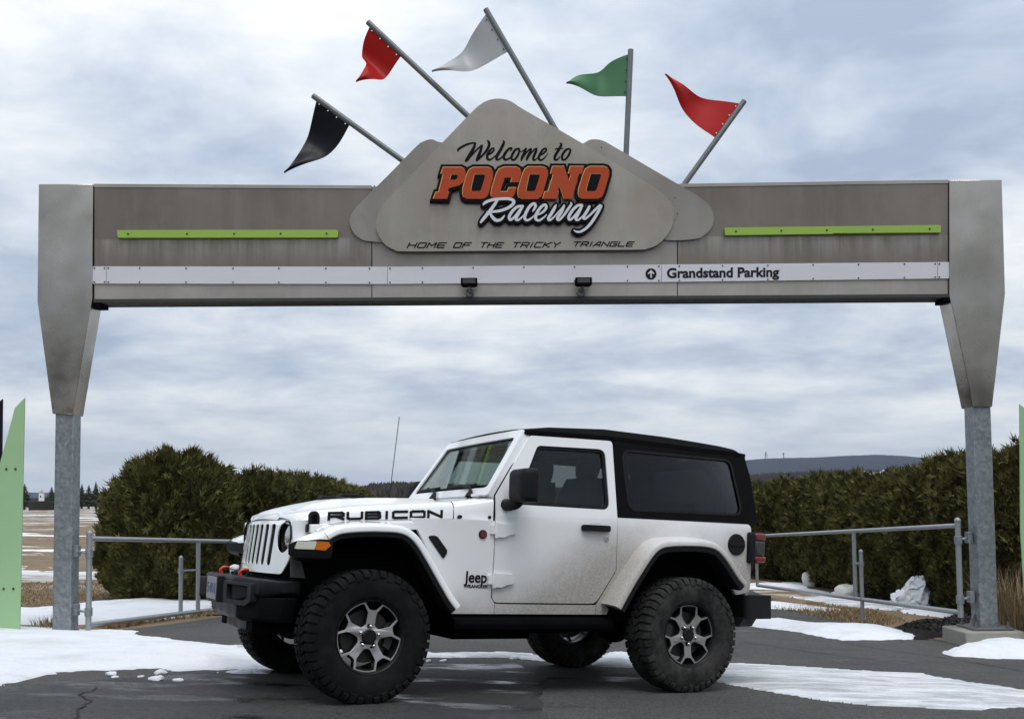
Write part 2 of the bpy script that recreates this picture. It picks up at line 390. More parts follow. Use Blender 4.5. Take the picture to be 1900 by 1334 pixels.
class MB:
    def __init__(s): s.v = []; s.f = []; s.mi = []
    def add(s, V, F, mi=0):
        o = len(s.v); s.v += [Vector(p) for p in V]; s.f += [tuple(i + o for i in f) for f in F]; s.mi += [mi] * len(F); return s
    def box(s, lo, hi, M=None, mi=0):
        V = [Vector((x, y, z)) for x in (lo[0], hi[0]) for y in (lo[1], hi[1]) for z in (lo[2], hi[2])]
        if M is not None: V = [M @ p for p in V]
        return s.add(V, [(0, 1, 3, 2), (4, 6, 7, 5), (0, 4, 5, 1), (2, 3, 7, 6), (0, 2, 6, 4), (1, 5, 7, 3)], mi)
    def loft(s, rings, cap=True, closed=True, mi=0):
        n = len(rings[0]); V = [p for r in rings for p in r]; F = []
        for i in range(len(rings) - 1):
            for j in range(n if closed else n - 1):
                F.append((i * n + j, i * n + (j + 1) % n, (i + 1) * n + (j + 1) % n, (i + 1) * n + j))
        if cap: F.append(tuple(range(n))[::-1]); F.append(tuple((len(rings) - 1) * n + j for j in range(n)))
        return s.add(V, F, mi)
    def tube(s, path, r, n=12, cap=True, mi=0):
        P = [Vector(p) for p in path]; rs = r if isinstance(r, (list, tuple)) else [r] * len(P)
        rings = []; up = None
        for i, p in enumerate(P):
            t = (P[min(i + 1, len(P) - 1)] - P[max(i - 1, 0)]).normalized()
            if up is None: up = t.orthogonal().normalized()
            up = (up - t * up.dot(t)); up = up.normalized() if up.length > 1e-6 else t.orthogonal().normalized()
            b = t.cross(up)
            rings.append([p + (up * math.cos(2 * math.pi * k / n) + b * math.sin(2 * math.pi * k / n)) * rs[i] for k in range(n)])
        return s.loft(rings, cap, True, mi)
    def lathe(s, prof, M, n=48, closed=False, mi=0):   # prof (r, axial); axis = local Y of M
        rings = [[M @ Vector((r * math.cos(2 * math.pi * k / n), a, r * math.sin(2 * math.pi * k / n))) for k in range(n)] for r, a in prof]
        if closed: rings.append(rings[0])
        return s.loft(rings, False, True, mi)
    def sphere(s, c, r, n=10, m=6, mi=0):
        c = Vector(c); r = Vector(r) if not isinstance(r, (int, float)) else Vector((r, r, r))
        rings = []
        for i in range(m + 1):
            a = -math.pi / 2 + math.pi * i / m
            rings.append([c + Vector((r.x * max(math.cos(a), .02) * math.cos(2 * math.pi * k / n), r.y * max(math.cos(a), .02) * math.sin(2 * math.pi * k / n), r.z * math.sin(a))) for k in range(n)])
        return s.loft(rings, True, True, mi)
    def prism(s, poly, holes, fn, t0, t1, cuts=(), mi=0):
        """poly in 2D; fn(a, b, t) -> 3D; solid between t0 and t1; cuts = [(axis, value)]"""
        pts, tris = tess(poly, holes)
        bm = bmesh.new(); vs = [bm.verts.new(p) for p in pts]
        for t in tris:
            try: bm.faces.new([vs[i] for i in t])
            except ValueError: pass
        for ax, val in cuts:
            n = (1, 0, 0) if ax == 0 else (0, 1, 0)
            bmesh.ops.bisect_plane(bm, geom=bm.verts[:] + bm.edges[:] + bm.faces[:], plane_co=tuple(val if k == ax else 0 for k in range(3)), plane_no=n)
        bm.verts.index_update(); nv = len(bm.verts)
        V = [fn(v.co.x, v.co.y, t0) for v in bm.verts] + [fn(v.co.x, v.co.y, t1) for v in bm.verts]
        F = [];
        for f in bm.faces:
            ix = [v.index for v in f.verts]
            if f.normal.z < 0: ix = ix[::-1]
            F.append(tuple(ix)); F.append(tuple(i + nv for i in ix[::-1]))
        for e in bm.edges:
            if len(e.link_faces) == 1:
                a, b = e.verts[0].index, e.verts[1].index
                F.append((a, b, b + nv, a + nv))
        bm.free(); return s.add(V, F, mi)
    def build(s, name, mat, parent=None, smooth=35, bevel=0, seg=2, recalc=True, kind=None, world=False):
        V = s.v
        if parent is not None and world: V = [WINV[parent.name] @ p for p in V]
        me = bpy.data.meshes.new(name); me.from_pydata([tuple(p) for p in V], [], s.f)
        if recalc:
            bm = bmesh.new(); bm.from_mesh(me)
            bmesh.ops.remove_doubles(bm, verts=bm.verts, dist=1e-5)
            if len(bm.faces) == len(s.f): pass
            bmesh.ops.recalc_face_normals(bm, faces=bm.faces); bm.to_mesh(me); bm.free()
        mats = mat if isinstance(mat, (list, tuple)) else [mat]
        for q in mats: me.materials.append(MATS[q])
        if len(mats) > 1 and len(me.polygons) == len(s.mi): me.polygons.foreach_set('material_index', s.mi)
        if smooth:
            me.polygons.foreach_set('use_smooth', [True] * len(me.polygons)); me.set_sharp_from_angle(angle=R(smooth))
        o = bpy.data.objects.new(name, me); COL.objects.link(o)
        if parent is not None: o.parent = parent
        if kind: o['kind'] = kind
        if bevel:
            b = o.modifiers.new('bevel', 'BEVEL'); b.width = bevel; b.segments = seg; b.limit_method = 'ANGLE'; b.angle_limit = R(40); b.harden_normals = False
        return o
WINV = {}
def thing(name, label, cat, M=None, group=None):
    o = bpy.data.objects.new(name, None); COL.objects.link(o)
    M = M or Matrix.Identity(4); o.matrix_world = M; o.empty_display_size = .2
    WINV[o.name] = M.inverted()
    o['label'] = label; o['category'] = cat
    if group: o['group'] = group
    return o
def tag(o, label=None, cat=None, group=None, kind=None):
    for k, v in (('label', label), ('category', cat), ('group', group), ('kind', kind)):
        if v: o[k] = v
    return o
def raw(name, V, F, mat, parent=None, smooth=False, mi=None):
    """big numpy meshes: V (n,3), F (m,k)"""
    V = np.asarray(V, dtype=np.float32); F = np.asarray(F, dtype=np.int32)
    me = bpy.data.meshes.new(name); k = F.shape[1]
    me.vertices.add(len(V)); me.vertices.foreach_set('co', V.ravel())
    me.loops.add(F.size); me.loops.foreach_set('vertex_index', F.ravel())
    me.polygons.add(len(F)); me.polygons.foreach_set('loop_start', np.arange(0, F.size, k, dtype=np.int32))
    me.update(calc_edges=True); me.validate()
    me.materials.append(MATS[mat])
    if smooth: me.polygons.foreach_set('use_smooth', np.ones(len(F), dtype=bool))
    o = bpy.data.objects.new(name, me); COL.objects.link(o)
    if parent is not None: o.parent = parent
    return o
def ribbon(mb, pts, fn, t0, t1, n=7, wscale=1.0, wadd=0.0, caps=True, lift=None):
    """stroke: pts (u, v, width); fn(u, v, t) -> 3D"""
    S = spline([(p[0], p[1], p[2]) for p in pts], n) if len(pts) > 2 else [Vector(p) for p in pts]
    Lp, Rp = [], []
    for i, p in enumerate(S):
        d = S[min(i + 1, len(S) - 1)] - S[max(i - 1, 0)]; d = Vector((d.x, d.y))
        d = d.normalized() if d.length > 1e-6 else Vector((1, 0)); nn = Vector((-d.y, d.x)); w = p.z * wscale / 2 + wadd
        Lp.append((p.x + nn.x * w, p.y + nn.y * w)); Rp.append((p.x - nn.x * w, p.y - nn.y * w))
    V = []; F = []
    for a, b in zip(Lp, Rp): V += [fn(a[0], a[1], t0), fn(b[0], b[1], t0), fn(a[0], a[1], t1), fn(b[0], b[1], t1)]
    for i in range(len(S) - 1):
        a = 4 * i; b = a + 4
        F += [(a, a + 1, b + 1, b), (a + 2, b + 2, b + 3, a + 3), (a, b, b + 2, a + 2), (a + 1, a + 3, b + 3, b + 1)]
    e = 4 * (len(S) - 1)
    F += [(0, 2, 3, 1), (e, e + 1, e + 3, e + 2)]
    mb.add(V, F)
    if caps:
        dt = (t0 - t1) * .015
        for p in (S[0], S[-1]):
            w = p.z * wscale / 2 + wadd
            ring = [(p.x + w * math.cos(2 * math.pi * k / 12), p.y + w * math.sin(2 * math.pi * k / 12)) for k in range(12)]
            mb.loft([[fn(a, b, t0 - dt) for a, b in ring], [fn(a, b, t1) for a, b in ring]])
def text_mesh(body, bold=0.0, shear=0.0, spacing=1.0):
    cu = bpy.data.curves.new('text', 'FONT'); cu.body = body; cu.size = 1; cu.offset = bold; cu.shear = shear; cu.space_character = spacing; cu.resolution_u = 4
    o = bpy.data.objects.new('text', cu); COL.objects.link(o)
    dg = bpy.context.evaluated_depsgraph_get(); me = bpy.data.meshes.new_from_object(o.evaluated_get(dg))
    V = [(v.co.x, v.co.y) for v in me.vertices]; F = [tuple(p.vertices) for p in me.polygons]
    bpy.data.objects.remove(o); bpy.data.meshes.remove(me)
    xs = [p[0] for p in V]; ys = [p[1] for p in V]
    x0, x1, y0, y1 = min(xs), max(xs), min(ys), max(ys)
    return [((x - x0) / (x1 - x0), (y - y0) / (y1 - y0)) for x, y in V], F
def text_part(name, body, fn, t0, t1, mat, parent, bold=0.0, shear=0., spacing=1., world=False):
    V, F = text_mesh(body, bold, shear, spacing); nv = len(V)
    mb = MB(); mb.add([fn(a, b, t0) for a, b in V] + [fn(a, b, t1) for a, b in V], [])
    E = {}
    for f in F:
        for i in range(len(f)):
            e = tuple(sorted((f[i - 1], f[i]))); E[e] = E.get(e, 0) + 1
    mb.f = [tuple(f) for f in F] + [tuple(i + nv for i in f[::-1]) for f in F] + [(a, b, b + nv, a + nv) for (a, b), c in E.items() if c == 1]
    mb.mi = [0] * len(mb.f)
    return mb.build(name, mat, parent, smooth=0, world=world)
# line alphabet for squared lettering (unit box, y up)
ALPHA = {
 'H': [[(0, 0), (0, 1)], [(1, 0), (1, 1)], [(0, .5), (1, .5)]], 'O': [[(.12, 0), (0, .12), (0, .88), (.12, 1), (.88, 1), (1, .88), (1, .12), (.88, 0), (.12, 0)]],
 'M': [[(0, 0), (0, 1)], [(0, 1), (.5, .4), (1, 1)], [(1, 1), (1, 0)]], 'E': [[(1, 1), (.12, 1), (0, .88), (0, .12), (.12, 0), (1, 0)], [(0, .5), (.9, .5)]],
 'F': [[(1, 1), (.12, 1), (0, .88), (0, 0)], [(0, .5), (.9, .5)]], 'T': [[(0, 1), (1, 1)], [(.5, 1), (.5, 0)]],
 'R': [[(0, 0), (0, 1)], [(0, 1), (.88, 1), (1, .88), (1, .56), (.88, .44), (0, .44)], [(.5, .44), (1, 0)]], 'I': [[(.5, 0), (.5, 1)]],
 'C': [[(1, 1), (.12, 1), (0, .88), (0, .12), (.12, 0), (1, 0)]], 'K': [[(0, 0), (0, 1)], [(1, 1), (.15, .5), (1, 0)]], 'Y': [[(0, 1), (.5, .5), (1, 1)], [(.5, .5), (.5, 0)]],
 'A': [[(0, 0), (.55, 1), (.9, 1), (1, 0)], [(.22, .32), (.95, .32)]], 'N': [[(0, 0), (0, 1)], [(0, 1), (1, 0)], [(1, 0), (1, 1)]],
 'G': [[(1, 1), (.12, 1), (0, .88), (0, .12), (.12, 0), (.88, 0), (1, .12), (1, .5), (.5, .5)]], 'L': [[(0, 1), (0, .12), (.12, 0), (1, 0)]],
 'U': [[(0, 1), (0, .14), (.14, 0), (.86, 0), (1, .14), (1, 1)]],
 'B': [[(0, 0), (0, 1)], [(0, 1), (.86, 1), (.96, .88), (.96, .62), (.86, .5), (0, .5)], [(.86, .5), (1, .38), (1, .12), (.86, 0), (0, 0)]]}
def line_text(mb, word, x0, x1, y0, y1, fn, t0, t1, wx, slant=0., gap=.35, inset=None):
    """letters drawn as bars between x0..x1 (first axis) and y0..y1 (second axis); wx = bar width"""
    ws = [.35 if c == 'I' else 1. for c in word]; tot = sum(ws) + gap * (len(word) - 1)
    unit = (x1 - x0) / tot; cx = x0; k = 0
    for c, w in zip(word, ws):
        for st in ALPHA[c]:
            q = []
            for a, b in st:
                yy = y0 + (y1 - y0) * b
                q.append((cx + a * w * unit + slant * (b - .5) * (y1 - y0), yy))
            for i in range(len(q) - 1):
                a, b = Vector(q[i]), Vector(q[i + 1]); d = b - a; l = d.length
                if l < 1e-9: continue
                d /= l; nn = Vector((-d.y, d.x)) * wx / 2; ex = d * wx * .42
                A, B = a - ex, b + ex; k += 1; dt = (t1 - t0) * .01 * (k % 7)
                ring = [A + nn, B + nn, B - nn, A - nn]
                mb.loft([[fn(p.x, p.y, t0 + dt) for p in ring], [fn(p.x, p.y, t1) for p in ring]])
        cx += (w + gap) * unit
# ================================================================= SETTING
def grid_axis(near0, near1, step, far0, far1, g=1.35):
    a = list(np.arange(near0, near1 + 1e-6, step)); s = step; p = near0
    while p > far0: s *= g; p -= s; a.insert(0, max(p, far0))
    s = step; p = near1
    while p < far1: s *= g; p += s; a.append(min(p, far1))
    return a
def sheet(name, xs, ys, dz, mat, keep=None, kind='structure', amp=0.0):
    V = []; idx = {}; F = []
    for i, x in enumerate(xs):
        for j, y in enumerate(ys):
            V.append((x, y, H(x, y) + dz + (amp * noise.fractal(Vector((x * .7, y * .7, 3)), 1, 2, 4) if amp else 0)))
    n = len(ys)
    for i in range(len(xs) - 1):
        for j in range(n - 1): F.append((i * n + j, (i + 1) * n + j, (i + 1) * n + j + 1, i * n + j + 1))
    o = raw(name, V, F, mat, smooth=True); o['kind'] = kind; return o
sheet('ground', grid_axis(-24, 24, .5, -4000, 4000), grid_axis(-12, 34, .5, -200, 6000), -.012, 'turf')

def poly_sheet(name, poly, dz, mat, step=.5, kind='structure'):
    """a ground-following sheet with a free outline"""
    pts, tris = tess(poly); bm = bmesh.new(); vs = [bm.verts.new(p) for p in pts]
    for t in tris:
        try: bm.faces.new([vs[i] for i in t])
        except ValueError: pass
    xs = [p[0] for p in poly]; ys = [p[1] for p in poly]
    for ax, lo, hi in ((0, min(xs), max(xs)), (1, min(ys), min(max(ys), 40))):
        k = lo + step
        while k < hi:
            bmesh.ops.bisect_plane(bm, geom=bm.verts[:] + bm.edges[:] + bm.faces[:], plane_co=(k, 0, 0) if ax == 0 else (0, k, 0), plane_no=(1, 0, 0) if ax == 0 else (0, 1, 0)); k += step
    for v in bm.verts: v.co.z = H(v.co.x, v.co.y) + dz
    bmesh.ops.recalc_face_normals(bm, faces=bm.faces)
    if sum(f.normal.z for f in bm.faces) < 0: bmesh.ops.reverse_faces(bm, faces=bm.faces)
    me = bpy.data.meshes.new(name); bm.to_mesh(me); bm.free(); me.materials.append(MATS[mat])
    o = bpy.data.objects.new(name, me); COL.objects.link(o); o['kind'] = kind; return o
def wob(poly, step=.3, amp=.05, seed=0, sc_=1.5):
    o = []
    for i in range(len(poly)):
        a, b = Vector(poly[i]), Vector(poly[(i + 1) % len(poly)]); n = max(1, int((b - a).length / step))
        for k in range(n):
            p = a.lerp(b, k / n); q = noise.noise_vector(Vector((p.x * sc_, p.y * sc_, seed)))
            o.append((p.x + q.x * amp, p.y + q.y * amp))
    return o
drive = [(-9.5, -14), (-8.6, 4), (-7.6, 11.2), (-5.0, 12.9), (-4.1, 15), (-3.2, 20), (-2.6, 34), (-2.2, 70), (3.6, 70), (4.4, 34), (5.0, 22), (4.75, 17), (5.5, 13.4), (6.5, 12.3), (9.5, 11.2), (14, 10.4), (14, -14)]
poly_sheet('driveway', wob(drive, 1.0, .08, 2), .0, 'asphalt')
def gpx(pts): return [tuple(on_ground(u, v).xy) for u, v in pts]
# darker wet resurfaced strip in front of the car, with its ragged seam
wetp = gpx([(-60, 1292), (180, 1262), (420, 1246), (700, 1232), (960, 1232), (1010, 1262), (1005, 1290), (1012, 1334), (1000, 1420), (-100, 1420)])
poly_sheet('asphalt_patch', wob(wetp, .12, .05, 5, 6), .004, 'asphalt_wet', .25)
# cracks sealed with tar
def crack(pts, w, name='tar_seam'):
    g = [Vector((*p, 0)) for p in gpx(pts)]; q = []
    for i in range(len(g) - 1):
        n = max(2, int((g[i + 1] - g[i]).length / .06))
        for k in range(n):
            p = g[i].lerp(g[i + 1], k / n); j = noise.noise_vector(p * 9); q.append(p + Vector((j.x, j.y, 0)) * .035)
    q.append(g[-1]); Lf, Rt = [], []
    for i, p in enumerate(q):
        d = (q[min(i + 1, len(q) - 1)] - q[max(i - 1, 0)]).normalized(); nn = Vector((-d.y, d.x, 0)) * w * (.6 + .8 * abs(noise.noise(p * 5)))
        a, b = p + nn, p - nn; Lf.append((a.x, a.y, H(a.x, a.y) + .009)); Rt.append((b.x, b.y, H(b.x, b.y) + .009))
    n = len(q); V = Lf + Rt; F = [(i, i + 1, n + i + 1, n + i) for i in range(n - 1)]
    o = raw(name, V, F, 'tar'); o['kind'] = 'structure'
crack([(182, 1278), (150, 1290), (168, 1302), (146, 1318), (140, 1334), (120, 1380)], .008)
crack([(1372, 1190), (1480, 1206), (1600, 1222), (1690, 1228)], .010)
crack([(1560, 1192), (1640, 1205), (1720, 1216), (1800, 1228), (1900, 1246)], .012)

def snow_patch(name, pix, hmax, mat='snow', step=.06, edge=.35, ragged=.10, seed=1, world=None, amp=.5):
    P = np.array(world if world is not None else gpx(pix)); lo = P.min(0) - .4; hi = P.max(0) + .4
    nx = int((hi[0] - lo[0]) / step) + 1; ny = int((hi[1] - lo[1]) / step) + 1
    X, Y = np.meshgrid(lo[0] + np.arange(nx) * step, lo[1] + np.arange(ny) * step, indexing='ij')
    ins = np.zeros(X.shape, bool); dm = np.full(X.shape, 1e9)
    for i in range(len(P)):
        a, b = P[i - 1], P[i]
        c = ((a[1] > Y) != (b[1] > Y)) & (X < (b[0] - a[0]) * (Y - a[1]) / (b[1] - a[1] + 1e-12) + a[0]); ins ^= c
        ab = b - a; t = np.clip(((X - a[0]) * ab[0] + (Y - a[1]) * ab[1]) / (ab @ ab + 1e-12), 0, 1)
        dm = np.minimum(dm, np.hypot(X - a[0] - t * ab[0], Y - a[1] - t * ab[1]))
    sd = np.where(ins, dm, -dm)
    nz = np.array([[noise.fractal(Vector((x * 2.2, y * 2.2, seed * 7.3)), 1.0, 2.1, 5) for y in Y[0]] for x in X[:, 0]])
    nb = np.array([[noise.fractal(Vector((x * .9, y * .9, seed * 3.1)), 1.0, 2.0, 3) for y in Y[0]] for x in X[:, 0]])
    nf_ = np.array([[noise.noise(Vector((x * 11, y * 11, seed))) for y in Y[0]] for x in X[:, 0]])
    s2 = sd + nz * ragged * 1.25 + nf_ * .045
    h = hmax * (1 - np.exp(-np.maximum(s2, 0) / edge)) * (1 + amp * nb) + hmax * .14 * nz * (s2 > .05)
    h = np.where(s2 > 0, np.maximum(h, .006) , -.03 + np.maximum(s2, -.2) * .1)
    Z = np.array([[H(x, y) for y in Y[0]] for x in X[:, 0]]) + .004 + h
    keep = s2 > -step * 1.6; idx = -np.ones(X.shape, int); idx[keep] = np.arange(keep.sum())
    V = np.stack([X[keep], Y[keep], Z[keep]], 1)
    a, b, c, d = idx[:-1, :-1], idx[1:, :-1], idx[1:, 1:], idx[:-1, 1:]
    ok = (a >= 0) & (b >= 0) & (c >= 0) & (d >= 0)
    F = np.stack([a[ok], b[ok], c[ok], d[ok]], 1)
    o = raw(name, V, F, mat, smooth=True); o['kind'] = 'structure'; return o
snow_patch('snow_patch', [(-120, 1160), (100, 1163), (155, 1167), (250, 1171), (258, 1179), (343, 1190), (431, 1199), (500, 1212), (520, 1240), (494, 1250), (398, 1249), (435, 1243), (320, 1246), (295, 1239), (221, 1242), (110, 1247), (66, 1257), (0, 1270), (-120, 1285)], .055, 'snow', .05, .5, .07, 1)
snow_patch('snow_patch', [(-60, 1128), (60, 1128), (100, 1127), (165, 1117), (240, 1106), (320, 1110), (392, 1116), (400, 1130), (330, 1146), (240, 1153), (165, 1157), (-60, 1157)], .07, 'snow', .08, .4, .10, 2)
snow_patch('snow_patch', [(1340, 1152), (1440, 1152), (1502, 1157), (1600, 1160), (1677, 1171), (1725, 1184), (1640, 1188), (1564, 1188), (1483, 1173), (1379, 1160), (1340, 1158)], .09, 'snow', .06, .25, .05, 3)
snow_patch('snow_patch', [(1190, 1224), (1355, 1230), (1545, 1240), (1710, 1251), (1800, 1266), (1960, 1292), (1960, 1312), (1805, 1318), (1616, 1308), (1500, 1296), (1426, 1284), (1332, 1264), (1200, 1246)], .028, 'snow_thin', .045, .3, .10, 4)
snow_patch('snow_patch', [(1748, 1211), (1805, 1197), (1850, 1191), (1980, 1186), (1980, 1224), (1850, 1222), (1767, 1217)], .16, 'snow', .06, .35, .04, 5)
snow_patch('snow_patch', [(770, 1211), (991, 1211), (1040, 1229), (990, 1224), (958, 1221), (770, 1218)], .03, 'snow_thin', .05, .2, .06, 6)
snow_patch('snow_patch', [(1090, 1230), (1132, 1211), (1175, 1211), (1195, 1240), (1111, 1236)], .05, 'snow', .05, .2, .05, 7)
snow_patch('snow_patch', [(1380, 1083), (1440, 1081), (1505, 1075), (1530, 1082), (1500, 1090), (1430, 1092), (1380, 1092)], .06, 'snow', .10, .4, .12, 8)
snow_patch('snow_patch', [(1380, 1118), (1430, 1116), (1500, 1122), (1575, 1131), (1520, 1134), (1440, 1130), (1380, 1126)], .05, 'snow', .08, .3, .1, 9)
snow_patch('snow_patch', [(1640, 1118), (1690, 1100), (1730, 1098), (1745, 1120), (1700, 1132), (1780, 1136), (1810, 1144), (1760, 1146), (1680, 1136)], .12, 'snow', .07, .4, .08, 10)
snow_patch('snow_patch', [(1480, 1108), (1560, 1102), (1660, 1122), (1640, 1130), (1560, 1124)], .03, 'snow_thin', .08, .3, .2, 11)
snow_patch('snow_patch', [(1545, 1098), (1565, 1090), (1590, 1092), (1585, 1100), (1560, 1102)], .08, 'snow', .08, .3, .05, 12)
snow_patch('snow_patch', [(420, 1197), (560, 1200), (700, 1206), (800, 1209), (800, 1214), (600, 1214), (430, 1206)], .025, 'snow_thin', .06, .3, .12, 13)
# crumbs of ice left on the asphalt
cr = [(206, 1253, .05), (213, 1257, .03), (290, 1262, .055), (299, 1250, .05), (332, 1264, .04), (262, 1256, .03), (955, 1222, .05), (972, 1221, .04), (822, 1226, .03), (795, 1227, .03)]
where = ['small flat lump of ice on the asphalt before the left snow patch, leftmost of the crumbs']
for i, (u, v, s) in enumerate(cr):
    p = on_ground(u, v); mb = MB(); mb.sphere((0, 0, 0), (s, s * .8, s * .34), 9, 5)
    for q in mb.v:
        q += noise.noise_vector(q * 25 + Vector((i, 0, 0))) * s * .35
    o = mb.build('ice_lump', 'snow', smooth=60); o.location = (p.x, p.y, p.z + s * .2)
    tag(o, 'small crumb of white snow lying loose on the wet asphalt near the car', 'snow lump', 'loose crumbs of snow on the asphalt')

# ================================================================= GATEWAY
GA = at_depth(121, 900, 12.6); GB = at_depth(1826, 900, 12.82)
GDX = Vector((GB.x - GA.x, GB.y - GA.y, 0)).normalized(); GN = Vector((GDX.y, -GDX.x, 0))   # GN faces the camera
def GW(u, v, t=0.0):
    """point of the gateway's front plane seen at this pixel, pushed back by t metres"""
    p = on_plane(u, v, GA, GN); return p - GN * t
baseL = Vector((GA.x, GA.y, H(GA.x, GA.y)))
GM = Matrix.Translation(baseL)
gate = thing('gateway_arch', 'tall grey metal gateway sign spanning the driveway above the white car', 'gateway', GM)
def gpoly(name, pix, t0, t1, mat, holes=(), bevel=.006, kind=None, parent=None):
    mb = MB(); mb.prism([(a, -b) for a, b in pix], [[(a, -b) for a, b in h] for h in holes], lambda a, b, t: GW(a, -b, t), t0, t1)
    return mb.build(name, mat, parent or gate, smooth=40, bevel=bevel, world=True, kind=kind) if parent is None else mb.build(name, mat, parent, smooth=40, bevel=bevel, world=False)
def gpart(name, mb, mat, **k): return mb.build(name, mat, gate, world=True, **k)
# sub-parts keep the gateway's own coordinates
def gsub(name, mb, mat, parent, **k):
    mb.v = [GM.inverted() @ p for p in mb.v]; return mb.build(name, mat, parent, **k)
# columns: cladding boxes that taper down to the square posts
for side, poly in (('l', [(73.5, 343), (174, 343), (172.5, 556), (136.5, 769), (99, 768), (71, 560)]), ('r', [(1760, 335.5), (1857, 335), (1863, 545), (1839, 755), (1804, 755), (1760, 549)])):
    gpoly('column_cladding', poly, -.03, .30, 'cladding_column', bevel=.008)
for ua, ub, v in ((102.5, 136.5, 771), (1804.5, 1838.5, 757)):
    a, b = GW(ua, v, .0), GW(ub, v, .0)
    mid = (a + b) / 2; zb = H(mid.x, mid.y); side_r = ua > 900
    zb = zb + .20 if side_r else zb - .10
    mb = MB(); ring = [a, b, b - GN * .235, a - GN * .235]
    mb.loft([[Vector((p.x, p.y, zb)) for p in ring], [Vector((p.x, p.y, a.z + .3)) for p in ring]])
    gpart('post', mb, 'galvanised', bevel=.012, seg=3)
    c = sum(ring, Vector()) / 4
    mb = MB(); rr = [Vector((c.x + sx * .25, c.y + sy * .25, 0)) for sx, sy in ((-1, -1), (1, -1), (1, 1), (-1, 1))]
    mb.loft([[Vector((p.x, p.y, zb - .002)) for p in rr], [Vector((p.x, p.y, zb + .028)) for p in rr]])
    bp = gpart('base_plate', mb, 'grey_metal', bevel=.004)
    for k in range(4):
        q = rr[k].lerp(c, .22); mb = MB(); mb.tube([(q.x, q.y, zb - .03), (q.x, q.y, zb + .10)], .014, 8); mb.tube([(q.x, q.y, zb + .028), (q.x, q.y, zb + .055)], .028, 6)
        gsub('anchor_bolt', mb, 'grey_metal', bp)
    if side_r: RPOST = (c, zb)
    # gusset fins at the foot
    for sx in (-1, 1):
        mb = MB(); y0 = c + GN * .118
        x0 = c + GDX * sx * .118
        mb.loft([[x0 + Vector((0, 0, zb + .03 - x0.z)), x0 + GDX * sx * .09 + Vector((0, 0, zb + .03 - x0.z)), x0 + Vector((0, 0, zb + .20 - x0.z))],
                 [q - GN * .012 for q in (x0 + Vector((0, 0, zb + .03 - x0.z)), x0 + GDX * sx * .09 + Vector((0, 0, zb + .03 - x0.z)), x0 + Vector((0, 0, zb + .20 - x0.z)))]])
        gsub('gusset', mb, 'galvanised', bp)
# beam: three cladding panels, white sign strip, pale lower strip, dark bottom channel
def yT(u): return np.interp(u, [175, 690, 1257, 1760], [343.5, 346.5, 343.5, 336])
def yS(u): return np.interp(u, [172, 690, 1257, 1763], [495, 496, 491.5, 487])     # top of white strip
def yW(u): return np.interp(u, [172, 690, 1257, 1763], [527, 528, 524, 517.5])     # bottom of white strip
def yB(u): return np.interp(u, [172, 690, 1257, 1763], [555, 556.5, 552, 545.5])   # bottom of lower strip
def band(u0, u1, f0, f1, d0=0., d1=0.):
    return [(u0, f0(u0) + d0), (u1, f0(u1) + d0), (u1, f1(u1) + d1), (u0, f1(u0) + d1)]
for u0, u1, mt, tt in ((174.5, 689.5, 'cladding_beam', .0), (690.5, 1256.5, 'cladding_centre', -.004), (1257.5, 1759.5, 'cladding_beam', .0)):
    gpoly('beam_panel', band(u0, u1, yT, yS, 0, 1), tt, .28, mt, bevel=.005)
    gpoly('lower_strip', band(u0, u1, yS, yB, 1.6, 0), tt + .003, .28, 'cladding_strip', bevel=.004)
mb = MB(); 
a, b = GW(174, yB(174)), GW(1760, yB(1760)); dz = Vector((0, 0, 1))
for o0, o1, z0, z1 in ((-.012, .035, -.004, -.045), (.035, .26, -.02, -.045), (.26, .30, -.004, -.05)):
    ring = lambda p: [p - GN * o0 + dz * z0, p - GN * o1 + dz * z0, p - GN * o1 + dz * z1, p - GN * o0 + dz * z1]
    mb.loft([ring(a), ring(b)])
gpart('bottom_channel', mb, 'dark_steel')
for ua, ub in ((172, 186), (1752, 1764)):
    mb = MB(); p = GW((ua + ub) / 2, 562 if ua < 900 else 553, .12); mb.box((p.x - .055, p.y - .13, p.z - .05), (p.x + .055, p.y + .13, p.z + .04)); gpart('corner_bracket', mb, 'deep_black')
mb = MB(); tb = GW(690, 346.6, .005); te = GW(175, 343.6, .005)
# top flashing
for u0, u1 in ((174.5, 689.5), (1257.5, 1759.5)):
    p, q = GW(u0, yT(u0)), GW(u1, yT(u1)); mb = MB()
    ring = lambda p: [p + GN * .008 + dz * .012, p - GN * .29 + dz * .012, p - GN * .29 + dz * .001, p - GN * .001 + dz * .001, p - GN * .001 - dz * .03, p + GN * .008 - dz * .03]
    mb.loft([ring(p), ring(q)]); gpart('top_flashing', mb, 'cladding_strip')
